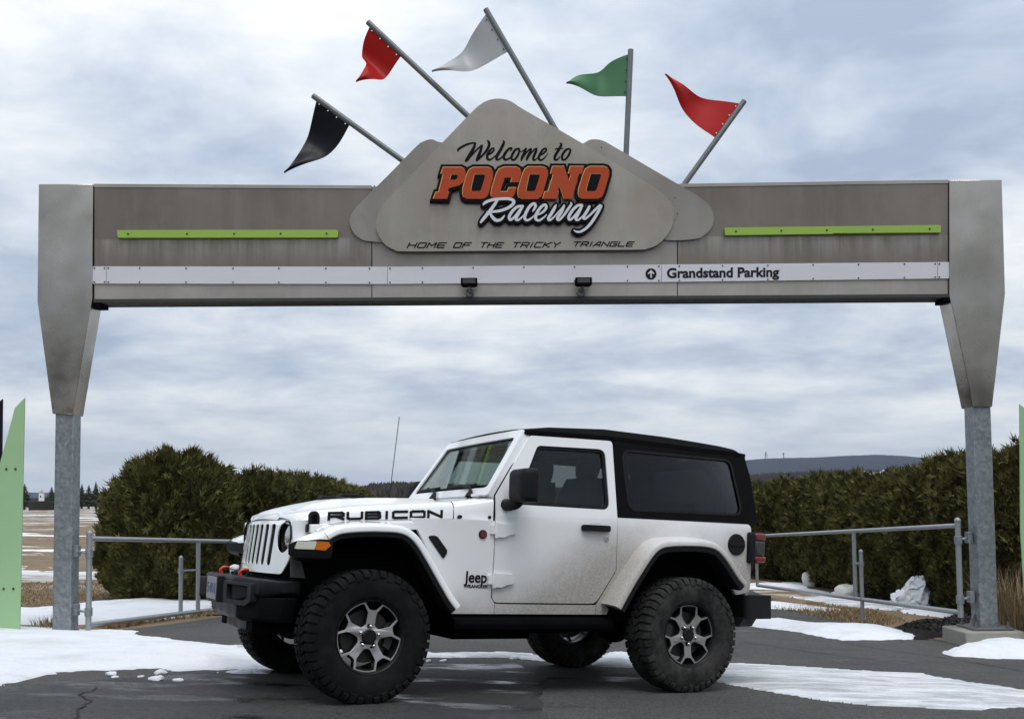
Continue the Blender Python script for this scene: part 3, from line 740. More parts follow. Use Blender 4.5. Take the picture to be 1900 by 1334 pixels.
# white sign strip in its separate panels, each with screws
seams = [172, 198, 719, 1227, 1739, 1764]
screws_at = {0: [176, 195], 1: [202, 260, 346, 433, 518, 605, 686], 2: [724, 784, 878, 972, 1066, 1164, 1222], 3: [1260, 1340, 1424, 1508, 1592, 1677, 1734], 4: [1742, 1761]}
for k in range(5):
    u0, u1 = seams[k] + .4, seams[k + 1] - .4
    pn = gpoly('sign_panel', band(u0, u1, yS, yW), -.016, .0015, 'sign_white', bevel=.003)
    mb = MB()
    for u in screws_at[k]:
        for f, d in ((yS, 3.), (yW, -3.)):
            c = GW(u, f(u) + d, -.016); mb.tube([c + GN * .006, c - GN * .004], .010, 8)
    o = gsub('screws', mb, 'dark_steel', pn); o['kind'] = 'stuff'
    if k == 3:
        def fn(a, b, t): return GM.inverted() @ GW(1237 + a * 208, np.interp(a, [0, 1], [522.5, 520]) - b * np.interp(a, [0, 1], [24.5, 24.2]), t)
        tx = text_part('lettering', 'Grandstand Parking', fn, -.020, -.015, 'sign_ink', pn, bold=.03)
        tag(tx, 'black letters reading Grandstand Parking')
    if k == 2:
        cc = (1207.5, 509)
        ring = [(cc[0] + 10.2 * math.cos(t), cc[1] + 10.4 * math.sin(t)) for t in np.linspace(0, 2 * math.pi, 33)[:-1]]
        mb = MB(); mb.prism([(a, -b) for a, b in ring], [], lambda a, b, t: GW(a, -b, t), -.020, -.015); gsub('arrow_disc', mb, 'sign_ink', pn)
        mb = MB(); ar = [(-1.3, 7), (-1.3, -2.4), (-4.6, .9), (-6.2, -.8), (0, -7.2), (6.2, -.8), (4.6, .9), (1.3, -2.4), (1.3, 7)]
        mb.prism([(cc[0] + a, -(cc[1] + b)) for a, b in ar], [], lambda a, b, t: GW(a, -b, t), -.024, -.019); gsub('arrow', mb, 'letter_white', pn)
# lime bars
for pts, sc_u in (([(219, 429), (628, 428.5), (628, 442.5), (221, 443)], [240, 349, 436, 522, 607]), ([(1343, 424.5), (1743, 419.5), (1743, 433.5), (1344, 438.5)], [1364, 1448, 1532, 1617, 1722])):
    mb = MB(); mb.prism([(a, -b) for a, b in rounded(pts, 2.5, 3)], [], lambda a, b, t: GW(a, -b, t), -.045, -.004)
    br = gpart('lime_bar', mb, 'lime_paint', bevel=.003); mb = MB()
    for u in sc_u:
        v = np.interp(u, [pts[0][0], pts[1][0]], [pts[0][1], pts[1][1]]) + 7; c = GW(u, v, -.045); mb.tube([c + GN * .005, c - GN * .004], .013, 8)
    o = gsub('screws', mb, 'dark_steel', br); o['kind'] = 'stuff'
# the mountain-shaped plaques
Z5 = lambda pts: [(640 + a / 2.714, 170 + b / 2.714) for a, b in pts]
front = spline(Z5([(630, 125), (690, 72), (730, 54), (770, 48), (812, 53), (850, 70), (900, 103), (1190, 270), (1400, 399), (1570, 503), (1620, 548), (1650, 610), (1648, 670), (1620, 728), (1575, 775), (1520, 798), (1440, 804), (900, 808), (330, 812), (250, 803), (198, 770), (165, 712), (162, 650), (185, 592), (225, 545), (430, 333)]), 4, True)
front = [tuple(p[:2]) for p in front]
gpoly('front_plaque', front, -.075, -.045, 'plaque_metal', bevel=.004)
lw = spline(Z5([(640, 260), (490, 262), (440, 246), (398, 256), (360, 282), (240, 405), (90, 555), (40, 612), (25, 660), (45, 715), (85, 748), (130, 758), (240, 759), (420, 700)]), 4, True)
gpoly('rear_plaque', [tuple(p[:2]) for p in lw], -.035, -.008, 'plaque_back', bevel=.004)
rw = spline(Z5([(1050, 330), (1195, 268), (1228, 250), (1262, 246), (1300, 254), (1345, 278), (1560, 404), (1780, 534), (1838, 586), (1855, 640), (1842, 690), (1805, 728), (1755, 747), (1600, 750), (1300, 700)]), 4, True)
gpoly('rear_plaque', [tuple(p[:2]) for p in rw], -.035, -.008, 'plaque_back', bevel=.004)
# support frame behind the plaques, above the beam
for u in (830, 930, 1060):
    mb = MB(); p = GW(u, 345, .10); t = GW(u, 230 if u == 930 else 262, .10); mb.box((p.x - .03, p.y - .03, p.z - .1), (p.x + .03, p.y + .03, t.z))
    gpart('plaque_brace', mb, 'galvanised')
mb = MB()
for u, v in Z5([(1290, 287), (1660, 540), (1672, 620), (1655, 650), (150, 480), (560, 545), (1240, 600)]):
    c = GW(u, v, -.036); mb.tube([c + GN * .004, c - GN * .003], .008, 6)
o = gpart('rivets', mb, 'dark_steel'); o['kind'] = 'stuff'
# --- lettering of the plaque
Z2 = lambda a, b: (780 + a / 7.022, 250 + b / 7.022)
Z3 = lambda a, b: (940 + a / 6.67, 250 + b / 6.67)
def conv(st, Z, s): return [(*Z(a, b), w / s) for a, b, w in st]
GF = lambda a, b, t: GW(a, b, t)
welcome2 = [
 [(500, 248, 8), (492, 226, 26), (545, 188, 30), (620, 153, 26), (690, 138, 22), (716, 146, 22)],
 [(716, 142, 26), (700, 195, 38), (660, 270, 44), (615, 345, 46), (597, 368, 34)],
 [(600, 372, 20), (660, 308, 22), (730, 232, 22), (795, 172, 20)], [(805, 170, 26), (785, 240, 38), (755, 320, 44), (738, 362, 34)],
 [(740, 366, 20), (800, 310, 26), (860, 240, 32), (895, 170, 36), (890, 125, 32), (872, 104, 10)],
 [(880, 292, 18), (925, 268, 24), (958, 226, 24), (945, 204, 22), (905, 238, 32), (872, 300, 36), (880, 348, 32), (915, 352, 24), (960, 318, 16), (990, 290, 10)],
 [(1080, 108, 14), (1085, 140, 34), (1045, 225, 40), (998, 305, 40), (992, 348, 30), (1030, 348, 22), (1075, 305, 12)],
 [(1172, 238, 14), (1188, 212, 26), (1158, 208, 26), (1110, 262, 36), (1085, 320, 36), (1110, 355, 28), (1165, 330, 20), (1215, 280, 12)]]
welcome3 = [
 [(150, 200, 22), (108, 215, 28), (66, 280, 32), (62, 330, 26), (95, 335, 24), (138, 280, 28), (156, 220, 24), (150, 200, 18)],
 [(158, 240, 10), (192, 232, 12), (224, 208, 14)],
 [(238, 200, 24), (222, 240, 32), (190, 310, 34), (180, 346, 18)], [(184, 336, 16), (235, 258, 18), (285, 205, 18)], [(300, 205, 24), (288, 245, 32), (255, 310, 34), (245, 342, 18)],
 [(248, 332, 16), (300, 258, 18), (350, 202, 18)], [(368, 200, 24), (356, 245, 32), (328, 310, 32), (332, 342, 24), (360, 332, 16), (400, 290, 10)],
 [(402, 288, 14), (448, 262, 22), (486, 222, 24), (480, 198, 20), (445, 215, 28), (404, 280, 32), (396, 325, 28), (425, 342, 24), (468, 310, 16), (510, 258, 8)],
 [(655, 132, 10), (672, 152, 30), (640, 215, 34), (598, 285, 34), (590, 330, 28), (618, 338, 22), (655, 300, 12)], [(596, 208, 14), (640, 200, 18), (694, 198, 10)],
 [(765, 202, 22), (722, 222, 28), (684, 285, 32), (686, 332, 26), (722, 332, 24), (766, 275, 28), (784, 218, 24), (765, 202, 16)]]
mb = MB()
for i, s in enumerate([conv(s, Z2, 7.022) for s in welcome2] + [conv(s, Z3, 6.67) for s in welcome3]):
    ribbon(mb, s, GF, -.0785 - .0004 * (i % 5), -.074)
tag(gpart('welcome_lettering', mb, 'letter_black', smooth=0), 'black brush script reading Welcome to')
# POCONO
P2 = [Z2(*p) for p in [(300, 470), (540, 470), (578, 492), (592, 530), (588, 612), (560, 665), (510, 705), (372, 745), (355, 790), (380, 790), (352, 880), (170, 880), (205, 790), (240, 790), (300, 560), (268, 560)]]
P2h = [[Z2(*p) for p in [(410, 570), (478, 570), (495, 590), (488, 620), (465, 640), (390, 640)]]]
O1 = [Z2(*p) for p in [(690, 470), (880, 470), (925, 490), (945, 530), (942, 610), (888, 810), (860, 855), (815, 880), (600, 880), (562, 860), (548, 820), (552, 740), (600, 570), (635, 500)]]
O1h = [[Z2(*p) for p in [(708, 568), (842, 568), (842, 610), (795, 770), (775, 785), (665, 785), (668, 740)]]]
CC = Z5([(800, 397), (862, 397), (880, 407), (887, 424), (873, 475), (832, 475), (838, 452), (803, 452), (780, 520), (815, 520), (822, 500), (862, 500), (850, 538), (838, 551), (822, 558), (752, 558), (738, 550), (733, 535), (736, 508), (760, 430), (775, 407)])
O2 = [Z3(*p) for p in [(260, 440), (430, 440), (478, 455), (502, 495), (500, 550), (438, 770), (412, 815), (370, 840), (180, 840), (145, 825), (128, 785), (132, 715), (188, 530), (215, 470)]]
O2h = [[Z3(*p) for p in [(280, 540), (402, 540), (402, 575), (352, 735), (335, 748), (240, 748), (243, 710)]]]
NN = [Z3(*p) for p in [(555, 435), (700, 435), (760, 610), (782, 530), (745, 530), (772, 435), (942, 435), (915, 532), (880, 532), (796, 835), (692, 835), (640, 672), (618, 745), (635, 745), (610, 835), (435, 835), (460, 745), (500, 745), (565, 530), (527, 530)]]
O3 = [Z3(*p) for p in [(1010, 435), (1185, 435), (1228, 450), (1252, 488), (1250, 545), (1185, 765), (1160, 810), (1115, 835), (920, 835), (885, 820), (868, 782), (872, 712), (930, 530), (955, 470)]]
O3h = [[Z3(*p) for p in [(1028, 535), (1152, 535), (1152, 570), (1098, 732), (1080, 748), (975, 748), (978, 710)]]]
neg = lambda l: [(a, -b) for a, b in l]
letters = [(P2, P2h), (O1, O1h), (CC, []), (O2, O2h), (NN, []), (O3, O3h)]
mbk, mby, mbo = MB(), MB(), MB()
nf = lambda a, b, t: GW(a, -b, t)
for i, (l, hs) in enumerate(letters):
    big = [tuple(p) for p in offset_poly([(a + .3, b + .6) for a, b in l], 5.2)]
    mbk.prism(neg(big), [], nf, -.145 - .0012 * (i % 3), -.078)
    mby.prism(neg(l), [neg(h) for h in hs], nf, -.1495, -.144)
    sh = lambda q: [(a + .75, b + .85) for a, b in q]
    l2 = sh(l); h2 = [[(a - .55, b - .65) for a, b in h] for h in hs]
    mbo.prism(neg(offset_poly(l2, -.35)), [neg(offset_poly(h, .25)) for h in h2], nf, -.152, -.149)
nb = gpart('name_backing', mbk, 'letter_black', bevel=.004); tag(nb, 'black outline board behind the orange word')
mby.v = [GM.inverted() @ p for p in mby.v]; mbo.v = [GM.inverted() @ p for p in mbo.v]
tag(mby.build('edge_lettering', 'letter_yellow', nb, smooth=0), 'thin yellow edge of the orange letters')
tag(mbo.build('name_lettering', 'letter_orange', nb, smooth=0), 'orange block letters reading POCONO')
# Raceway
race2 = [[(822, 958, 22), (850, 930, 36), (930, 900, 36), (1040, 886, 34), (1140, 884, 36), (1205, 905, 40), (1208, 945, 40), (1150, 995, 38), (1050, 1035, 36), (950, 1050, 30), (872, 1058, 26)],
 [(1000, 905, 30), (955, 975, 40), (890, 1060, 42), (825, 1140, 40), (788, 1188, 24)],
 [(905, 1062, 26), (935, 1115, 38), (985, 1160, 42), (1040, 1155, 34), (1075, 1125, 26), (1094, 1098, 12)]]
race3 = [[(185, 930, 30), (130, 938, 32), (70, 990, 36), (30, 1060, 36), (45, 1098, 30), (95, 1060, 28), (150, 990, 28), (195, 930, 26)], [(195, 930, 30), (150, 1010, 36), (112, 1085, 34), (140, 1100, 26), (190, 1060, 18), (225, 1020, 12)],
 [(318, 992, 16), (350, 935, 34), (335, 898, 32), (285, 930, 36), (235, 1010, 38), (220, 1080, 34), (255, 1102, 28), (310, 1070, 20), (350, 1030, 12)],
 [(375, 1035, 16), (430, 1010, 26), (480, 955, 32), (470, 912, 30), (420, 940, 34), (365, 1020, 38), (355, 1085, 34), (395, 1104, 28), (450, 1070, 20), (485, 1035, 12)],
 [(603, 912, 12), (585, 950, 36), (540, 1030, 38), (508, 1080, 34), (528, 1100, 28), (580, 1060, 20), (640, 990, 16), (690, 935, 14)], [(700, 925, 28), (670, 995, 38), (620, 1075, 36), (638, 1100, 28), (690, 1050, 28), (750, 965, 32), (790, 905, 26), (778, 884, 8)],
 [(915, 915, 28), (865, 925, 32), (805, 980, 36), (758, 1060, 36), (772, 1098, 28), (820, 1060, 28), (880, 985, 28), (920, 925, 28)], [(920, 925, 30), (880, 1010, 36), (845, 1082, 34), (870, 1100, 26), (920, 1060, 18), (955, 1020, 12)],
 [(1010, 935, 30), (985, 985, 36), (940, 1060, 36), (955, 1085, 28), (1010, 1045, 26), (1080, 975, 28), (1140, 920, 28)], [(1152, 930, 36), (1100, 1030, 38), (1035, 1130, 36), (970, 1200, 32), (900, 1242, 28), (850, 1240, 22), (820, 1222, 8)]]
mb, mb2 = MB(), MB()
for i, s in enumerate([conv(s, Z2, 7.022) for s in race2] + [conv(s, Z3, 6.67) for s in race3]):
    ribbon(mb, s, GF, -.150 - .0006 * (i % 6), -.080, wadd=4.2)
    ribbon(mb2, s, GF, -.158 - .0004 * (i % 6), -.149)
bk = gpart('script_backing', mb, 'letter_black', smooth=0); tag(bk, 'black outline board behind the white script')
mb2.v = [GM.inverted() @ p for p in mb2.v]
tag(mb2.build('script_lettering', 'letter_white', bk, smooth=0), 'white brush script reading Raceway')
# motto
Z4 = lambda a, b: (740 + a / 4.222, 435 + b / 4.222)
for w, x0, x1, y0, y1 in (('HOME', 80, 365, 116, 79), ('OF', 437, 560, 115.5, 78.5), ('THE', 640, 812, 114.5, 77.5), ('TRICKY', 893, 1255, 113, 76), ('TRIANGLE', 1366, 1828, 105, 72)):
    mb = MB(); line_text(mb, w, x0, x1, y0, y1, lambda a, b, t: GW(*Z4(a, b), t), -.0785, -.0745, 9.0, slant=-.55, gap=.34)
    tag(gpart('motto_word', mb, 'letter_black', smooth=0), 'black slanted letters reading ' + w)
# ---- pennant flags on poles
def pennant(label, pole, top, bot, mat, wave, depth=.14, group='metal pennant flags above the gateway'):
    a, b = GW(*pole[0], depth), GW(*pole[1], depth)
    t = thing('pennant_flag', label, 'flag', Matrix.Translation(b), group)
    mb = MB(); d = (b - a).normalized(); mb.tube([a, b + d * .45], .036, 14)
    mb.build('pole', 'pole_steel', t, world=True)
    ts, bs = spline([(*p, 0) for p in top], 8), spline([(*p, 0) for p in bot], 8); n = len(ts); nn = 9
    V0 = []; 
    for th in (0, .006):
        for i in range(n):
            s = i / (n - 1)
            for j in range(nn):
                p = ts[i].lerp(bs[i], j / (nn - 1))
                V0.append(GW(p.x, p.y, depth + wave * math.sin(s * 5.2) * min(1, s * 2) + .05 * math.sin(s * 3 + j * .4) * s + th))
    F = []
    for k in range(2):
        for i in range(n - 1):
            for j in range(nn - 1): o = k * n * nn; q = (o + i * nn + j, o + (i + 1) * nn + j, o + (i + 1) * nn + j + 1, o + i * nn + j + 1); F.append(q if k == 0 else q[::-1])
    bd = [(i * nn) for i in range(n)] + [(n - 1) * nn + j for j in range(1, nn)] + [i * nn + nn - 1 for i in range(n - 2, -1, -1)] + [j for j in range(nn - 2, 0, -1)]
    for i in range(len(bd)): x, y = bd[i - 1], bd[i]; F.append((x, y, y + n * nn, x + n * nn))
    mb = MB(); mb.add(V0, F); fl = mb.build('flag', mat, t, smooth=60, world=True)
    mb = MB()
    for k in range(4):
        f = .1 + .8 * k / 3; p = ts[0].lerp(bs[0], f); q = ts[4].lerp(bs[4], f); e = p + (q - p).normalized() * 4.0
        c = GW(e.x, e.y, depth - .004); mb.tube([c + GN * .006, c - GN * .012], .0085, 8)
    W = WINV[t.name]; mb.v = [W @ p for p in mb.v]; mb.build('bolts', 'chrome' if mat in ('flag_red', 'flag_black') else 'dark_steel', fl)['kind'] = 'stuff'
pennant('black metal pennant on the leftmost slanting pole of the gateway', ((577, 170), (750, 295)), [(584, 178), (573, 215), (562, 250), (546, 288), (526, 319)], [(646, 224), (625, 257), (597, 284), (562, 303), (526.5, 319.5)], 'flag_black', .10)
pennant('red metal pennant hanging from the pole left of the peak', ((680, 32), (872, 212)), [(684, 40), (670, 66), (667, 90), (678, 117), (661, 153)], [(742, 96), (725, 115), (707, 136), (690, 147), (661.5, 153.5)], 'flag_red', .16)
pennant('pale grey metal pennant on the tallest pole, above the peak', ((901, 8), (1040, 247)), [(901, 18), (876, 50), (855, 84), (831, 110), (801, 132)], [(942, 88), (905, 106), (868, 122), (836, 129), (801.5, 132.5)], 'flag_grey', .12)
pennant('green metal pennant on the upright pole right of the peak', ((1173, 84), (1164, 288)), [(1170, 92), (1137, 103), (1112, 122), (1075, 134), (1051, 152)], [(1166, 171), (1135, 169), (1105, 167), (1075, 159), (1051.5, 153)], 'flag_green', .10)
pennant('red metal pennant on the rightmost slanting pole of the gateway', ((1386, 180), (1262, 352)), [(1378, 185), (1340, 176), (1303, 167), (1270, 151), (1235, 136)], [(1332, 249), (1300, 224), (1270, 192), (1252, 164), (1235.5, 137)], 'flag_red', .10)

# ---- floodlights under the sign strip
for k, (u, nm) in enumerate(((871, 'left'), (1081, 'right'))):
    c = GW(u, 541 if k == 0 else 540, -.02); px1 = (GW(u + 1, 541, -.02) - GW(u, 541, -.02)).length
    t = thing('floodlight', 'black box floodlight on a round bracket, the %s one of two under the sign strip' % nm, 'floodlight', Matrix.Translation(c), 'floodlights under the sign strip')
    mb = MB(); Zt = lambda dv: Vector((0, 0, -dv * px1))
    ring = lambda t_: [c + GDX * (s * 15.2 * px1) + Zt(v) + GN * t_ for s, v in ((-1, -20), (1, -20), (1, -8), (.72, -5.5), (-.72, -5.5), (-1, -8))]
    mb.loft([ring(.04), ring(.16)]); ho = mb.build('housing', 'deep_black', t, world=True, bevel=.006)
    mb = MB(); r2 = lambda t_: [c + GDX * (s * 11.5 * px1) + Zt(v) + GN * t_ for s, v in ((-1, -18), (1, -18), (1, -10), (-1, -10))]
    mb.loft([r2(.158), r2(.163)]); mb.v = [WINV[t.name] @ p for p in mb.v]; mb.build('lens', 'smoke_lens', ho)
    mb = MB(); off = .6 if k == 0 else -3.4
    b0 = c + GDX * (off * px1) + Zt(4); mb.tube([b0 + GN * .045, b0 - GN * .018], 7.6 * px1, 20)
    mb.build('wall_plate', 'grey_metal', t, world=True, bevel=.006)
    mb = MB(); mb.tube([b0 + GN * .045, b0 + GN * .09 + Zt(-5), c + Zt(-6) + GN * .10], .016, 8); mb.tube([b0 + GN * .04 + GDX * .02, b0 + GN * .06 + Zt(3) + GDX * .035], .012, 8); mb.build('arm', 'grey_metal', t, world=True)

# ---- footing of the right post
c, zb = RPOST
g = H(c.x, c.y); t = None
mb = MB(); mb.box((-.40, -.36, -.5), (.34, .34, 0))
o = mb.build('concrete_footing', 'concrete', bevel=.02, seg=3); o.location = (c.x + .0, c.y + .0, zb - .004)
tag(o, 'square pale concrete footing under the right gateway post', 'footing')

# ---- pipe gates standing open
def pipe_gate(label, p0, p1, p2, zt0, zb0, zt1, zb1, post_face):
    """p0 hinge, p1 mid upright, p2 far end (x, y)"""
    p0, p1, p2 = Vector(p0), Vector(p1), Vector(p2)
    L1, L2 = (p1 - p0).length, (p2 - p0).length; e = L2 / L1
    zt2 = zt0 + (zt1 - zt0) * e; zb2 = zb0 + (zb1 - zb0) * e
    t = thing('pipe_gate', label, 'gate', Matrix.Translation((p0.x, p0.y, zb0)), 'open pipe gates at the gateway posts')
    P = lambda q, z: Vector((q.x, q.y, z))
    mk = lambda nm, path, r, mat='galvanised_pipe', n=12: (lambda mb: (mb.tube(path, r, n), mb.build(nm, mat, t, world=True))[1])(MB())
    h = mk('hinge_stile', [P(p0, zb0 - .06), P(p0, zt0 + .05)], .035)
    mb = MB(); mb.sphere(P(p0, zt0 + .06), (.042, .042, .045), 10, 6); mb.build('cap', 'galvanised_pipe', t, world=True)
    mk('top_rail', [P(p0, zt0), P(p2, zt2)], .031); mk('bottom_rail', [P(p0, zb0), P(p2, zb2)], .031)
    mk('mid_upright', [P(p1, zb1), P(p1, zt1)], .031); mk('end_upright', [P(p2, zb2), P(p2, zt2)], .031)
    for z in (zt0 - .18, zb0 + .16):
        mb = MB(); a = P(p0, z); b = Vector((post_face.x, post_face.y, z + .03))
        mb.tube([a - Vector((0, 0, .05)), a + Vector((0, 0, .05))], .048, 10)
        mb.tube([a, a.lerp(b, .5) + Vector((0, -.03, 0)), b], .017, 8)
        m_ = b; mb.box((m_.x - .03, m_.y - .05, m_.z - .07), (m_.x + .03, m_.y + .05, m_.z + .07)); mb.build('hinge', 'galvanised', t, world=True, bevel=.003)
    return t
def PD(u, v, y): return at_depth(u, v, y)
l0t, l0b = PD(166, 999, 12.72), PD(166, 1159, 12.72); l1t, l1b = PD(368, 1003, 15.2), PD(368, 1134, 15.2)
d = (l1t - l0t).xy; l2 = l0t.xy + d * 1.75
lp = GW(136.5, 1010, .1)
pipe_gate('galvanised pipe gate swung open behind the front of the car, hung on the left post', l0t.xy, l1t.xy, l2, l0t.z, l0b.z, l1t.z, l1b.z, lp)
r0t, r0b = PD(1777, 975, 12.9), PD(1777, 1136, 12.9); r1t, r1b = PD(1584, 985, 16.0), PD(1584, 1110, 16.0)
d = (r1t - r0t).xy; r2 = r0t.xy + d * 2.5
rp = GW(1806, 1010, .12)
pipe_gate('galvanised pipe gate swung open behind the rear of the car, hung on the right post', r0t.xy, r1t.xy, r2, r0t.z, r0b.z, r1t.z, r1b.z, rp)
# short latch posts that hold the open gates
for u, vt, vb, y, lab, gt in ((335, 1036, 1138, 15.0, 'short round latch post beside the left pipe gate', l1t), (1601, 1024, 1156, 15.75, 'short round latch post beside the right pipe gate', r1t)):
    a, b = PD(u, vt, y), PD(u, vb, y); zg = min(H(b.x, b.y), b.z) - .02
    t = thing('latch_post', lab, 'post', Matrix.Translation((b.x, b.y, zg)), 'latch posts of the pipe gates')
    mb = MB(); mb.tube([(b.x, b.y, zg), (b.x, b.y, a.z)], .030, 12); mb.build('pipe', 'galvanised_pipe', t, world=True)
    mb = MB(); mb.sphere((b.x, b.y, a.z), (.034, .034, .045), 10, 6); mb.build('cap', 'galvanised_pipe', t, world=True)
    mb = MB(); zl = a.z - .18; g2 = Vector((gt.x, gt.y, zl)); mb.tube([(b.x, b.y, zl - .035), (b.x, b.y, zl + .035)], .042, 10); mb.tube([(b.x, b.y, zl), tuple(Vector((b.x, b.y, zl)).lerp(g2, .85))], .015, 8); mb.build('latch', 'galvanised', t, world=True)

# ---- coloured fin panels at the frame edges
def fin(name, label, pix, y, mat, bolts=()):
    p0 = at_depth(pix[0][0], pix[0][1], y); n = Vector((0, -1, 0))
    F_ = lambda a, b, t: on_plane(a, -b, p0, n) + Vector((0, t, 0))
    base = on_plane(pix[-1][0], pix[-1][1], p0, n)
    t = thing(name, label, 'panel', Matrix.Translation((base.x, y, H(base.x, y))))
    mb = MB(); mb.prism([(a, -b) for a, b in pix], [], F_, 0, .025); pl = mb.build('panel', mat, t, world=True, bevel=.003)
    if bolts:
        mb = MB()
        for u, v in bolts: q = F_(u, -v, 0); mb.tube([q - Vector((0, .008, 0)), q + Vector((0, .004, 0))], .014, 8)
        mb.v = [WINV[t.name] @ p for p in mb.v]; mb.build('bolts', 'dark_steel', pl)['kind'] = 'stuff'
    mb = MB(); us = [p[0] for p in pix]; um = (min(us) + max(us)) / 2
    a, b = F_(um, -900, 0), F_(um, -1175, 0); mb.box((a.x - .05, y + .028, b.z), (a.x + .05, y + .13, a.z)); mb.build('support', 'galvanised', t, world=True)
fin('fin_panel', 'pale green fin-shaped metal panel at the left edge of the picture', [(45.5, 738), (27, 757), (20, 785), (-4, 872), (-90, 1000), (-140, 1180), (36, 1180)], 12.3, 'mint_paint', [(12, 870), (29, 870), (7, 1092), (25, 1092)])
fin('fin_panel', 'black fin-shaped metal panel just peeking in at the left edge', [(4.5, 740), (-25, 765), (-80, 900), (-80, 1170), (-6, 1170), (3, 860)], 12.5, 'fin_black')
fin('fin_panel', 'pale green fin-shaped metal panel just peeking in at the right edge', [(1892.5, 750), (1894, 985), (1905, 1165), (2010, 1165), (1990, 900), (1930, 780)], 12.5, 'mint_paint')
# ================================================================= THE CAR  (local: X forward, Y left, Z up; origin on the ground under the front axle)
YAW, JP, JR = R(27.25), R(3.684), R(1.541)
JT = Vector((-1.3367, 7.1994, 0.0))
_h = Vector((-math.cos(YAW), -math.sin(YAW), 0)); _l = Vector((math.sin(YAW), -math.cos(YAW), 0)); _z = Vector((0, 0, 1))
h2 = _h * math.cos(JP) + _z * math.sin(JP); z2 = _z * math.cos(JP) - _h * math.sin(JP)
l2_ = _l * math.cos(JR) + z2 * math.sin(JR); z3 = h2.cross(l2_)
JM = Matrix(((h2.x, l2_.x, z3.x, JT.x), (h2.y, l2_.y, z3.y, JT.y), (h2.z, l2_.z, z3.z, JT.z), (0, 0, 0, 1)))
JI = JM.inverted(); JO = JI @ CAM
car = thing('off_road_car', 'white two-door off-road car with black soft top parked under the gateway', 'car', JM)
def yb(z):   # half width of the body side at height z
    if z > 1.22: return .79 - (z - 1.22) * .19
    return .79 - .028 * ((1.22 - z) / .6) ** 2
def SB(u, v, f=yb):
    d = (JI.to_3x3() @ ray(u, v)); y = .79
    for i in range(12):
        s = (y - JO.y) / d.y; p = JO + d * s; y = f(p.z)
    return (p.x, p.z)
def SF(u, v, y=.935): return SB(u, v, lambda z: y)
def frange(a, b, s):
    o = []; k = a
    while k < b: o.append(k); k += s
    return o
def side_panel(mb, poly, sgn, t=.03, holes=(), off=0., yf=yb, step=.12):
    xs = [p[0] for p in poly]; zs = [p[1] for p in poly]
    cuts = [(1, z) for z in frange(min(zs) + .04, max(zs), .08)]
    mb.prism(poly, holes, lambda x, z, k: Vector((x, sgn * (yf(z) + off - k), z)), 0, t, cuts)
def cpart(name, mb, mat, parent=None, **k): return mb.build(name, mat, parent or car, **k)
ARCH_R = [(-1.80, .50), (-1.83, .60), (-2.13, 1.02), (-2.22, 1.06), (-2.66, 1.06), (-2.75, 1.02), (-3.00, .72), (-3.02, .50)]
# ---- body shell: fender side, sill, quarter panel, tail
mb = MB()
for s in (1, -1):
    fp = [(-.30, 1.165), (-.904, 1.172), (-.904, .655), (-.935, .617), (-.935, .545), (-.625, .545), (-.61, .62), (-.385, 1.02), (-.33, 1.11)]
    side_panel(mb, fp, s)
    side_panel(mb, [(-.939, .545), (-.939, .616), (-1.00, .612), (-1.741, .612), (-1.741, .545)], s)
    q = rounded([(-1.893, 1.240), (-3.125, 1.247), (-3.135, .72), (-3.00, .70), (-2.74, 1.03), (-2.66, 1.07), (-2.22, 1.07), (-2.12, 1.03), (-1.86, .60), (-1.84, .545), (-1.745, .545), (-1.745, .614), (-1.896, .858)], [0, .05, .05, 0, .05, .05, .05, .05, 0, 0, 0, 0, .04])
    side_panel(mb, q, s)
mb.prism([(-.76, 1.247), (.76, 1.247), (.76, .70), (-.76, .70)], [], lambda y, z, k: Vector((-3.125 + k, y, z)), 0, .03)
body = cpart('body', mb, 'paint_white', bevel=.006)
# dark underbody: floor pan, frame rails, inner wheel housings
mb = MB(); mb.box((-3.08, -.60, .52), (.40, .60, .98)); mb.box((-1.86, -.745, .56), (-.92, .745, .80)); mb.box((-3.10, -.72, 1.06), (-1.9, .72, 1.10))
for s in (1, -1): mb.box((-3.1, s * .40 - .06, .40), (.62, s * .40 + .06, .54))
mb.box((-.90, -.735, .60), (-.62, .735, 1.14)); mb.box((-3.08, -.74, .72), (-3.02, .74, 1.06)); mb.box((-2.0, -.74, .5), (-1.87, .74, 1.2))
cpart('underbody', mb, 'deep_black')
for s in (1, -1):   # rock rail / step under the sill
    mb = MB(); mb.tube([(-.62, s * .775, .475), (-1.86, s * .775, .475)], .048, 10); mb.box((-1.86, min(s * .66, s * .755), .44), (-.62, max(s * .66, s * .755), .53))
    cpart('rock_rail', mb, 'deep_black')
for x in (0., -2.46):
    mb = MB(); mb.tube([(x, -.66, .405), (x, .66, .405)], .045, 10); mb.sphere((x, -.1 if x < -1 else .25, .405), (.15, .15, .14), 12, 8)
    for s in (1, -1): mb.tube([(x - .05, s * .48, .36), (x + .03, s * .50, .92)], .035, 8)
    cpart('axle', mb, 'deep_black')
mb = MB(); mb.tube([(-.9, -.2, .42), (-1.5, -.25, .40), (-2.1, -.3, .44), (-2.8, -.35, .48)], .04, 10); mb.box((-1.9, -.45, .36), (-.9, .1, .52)); mb.box((-1.35, .05, .355), (-.75, .5, .50)); mb.tube([(-2.9, .3, .47), (-2.9, -.5, .47)], .09, 12); cpart('exhaust', mb, 'deep_black')
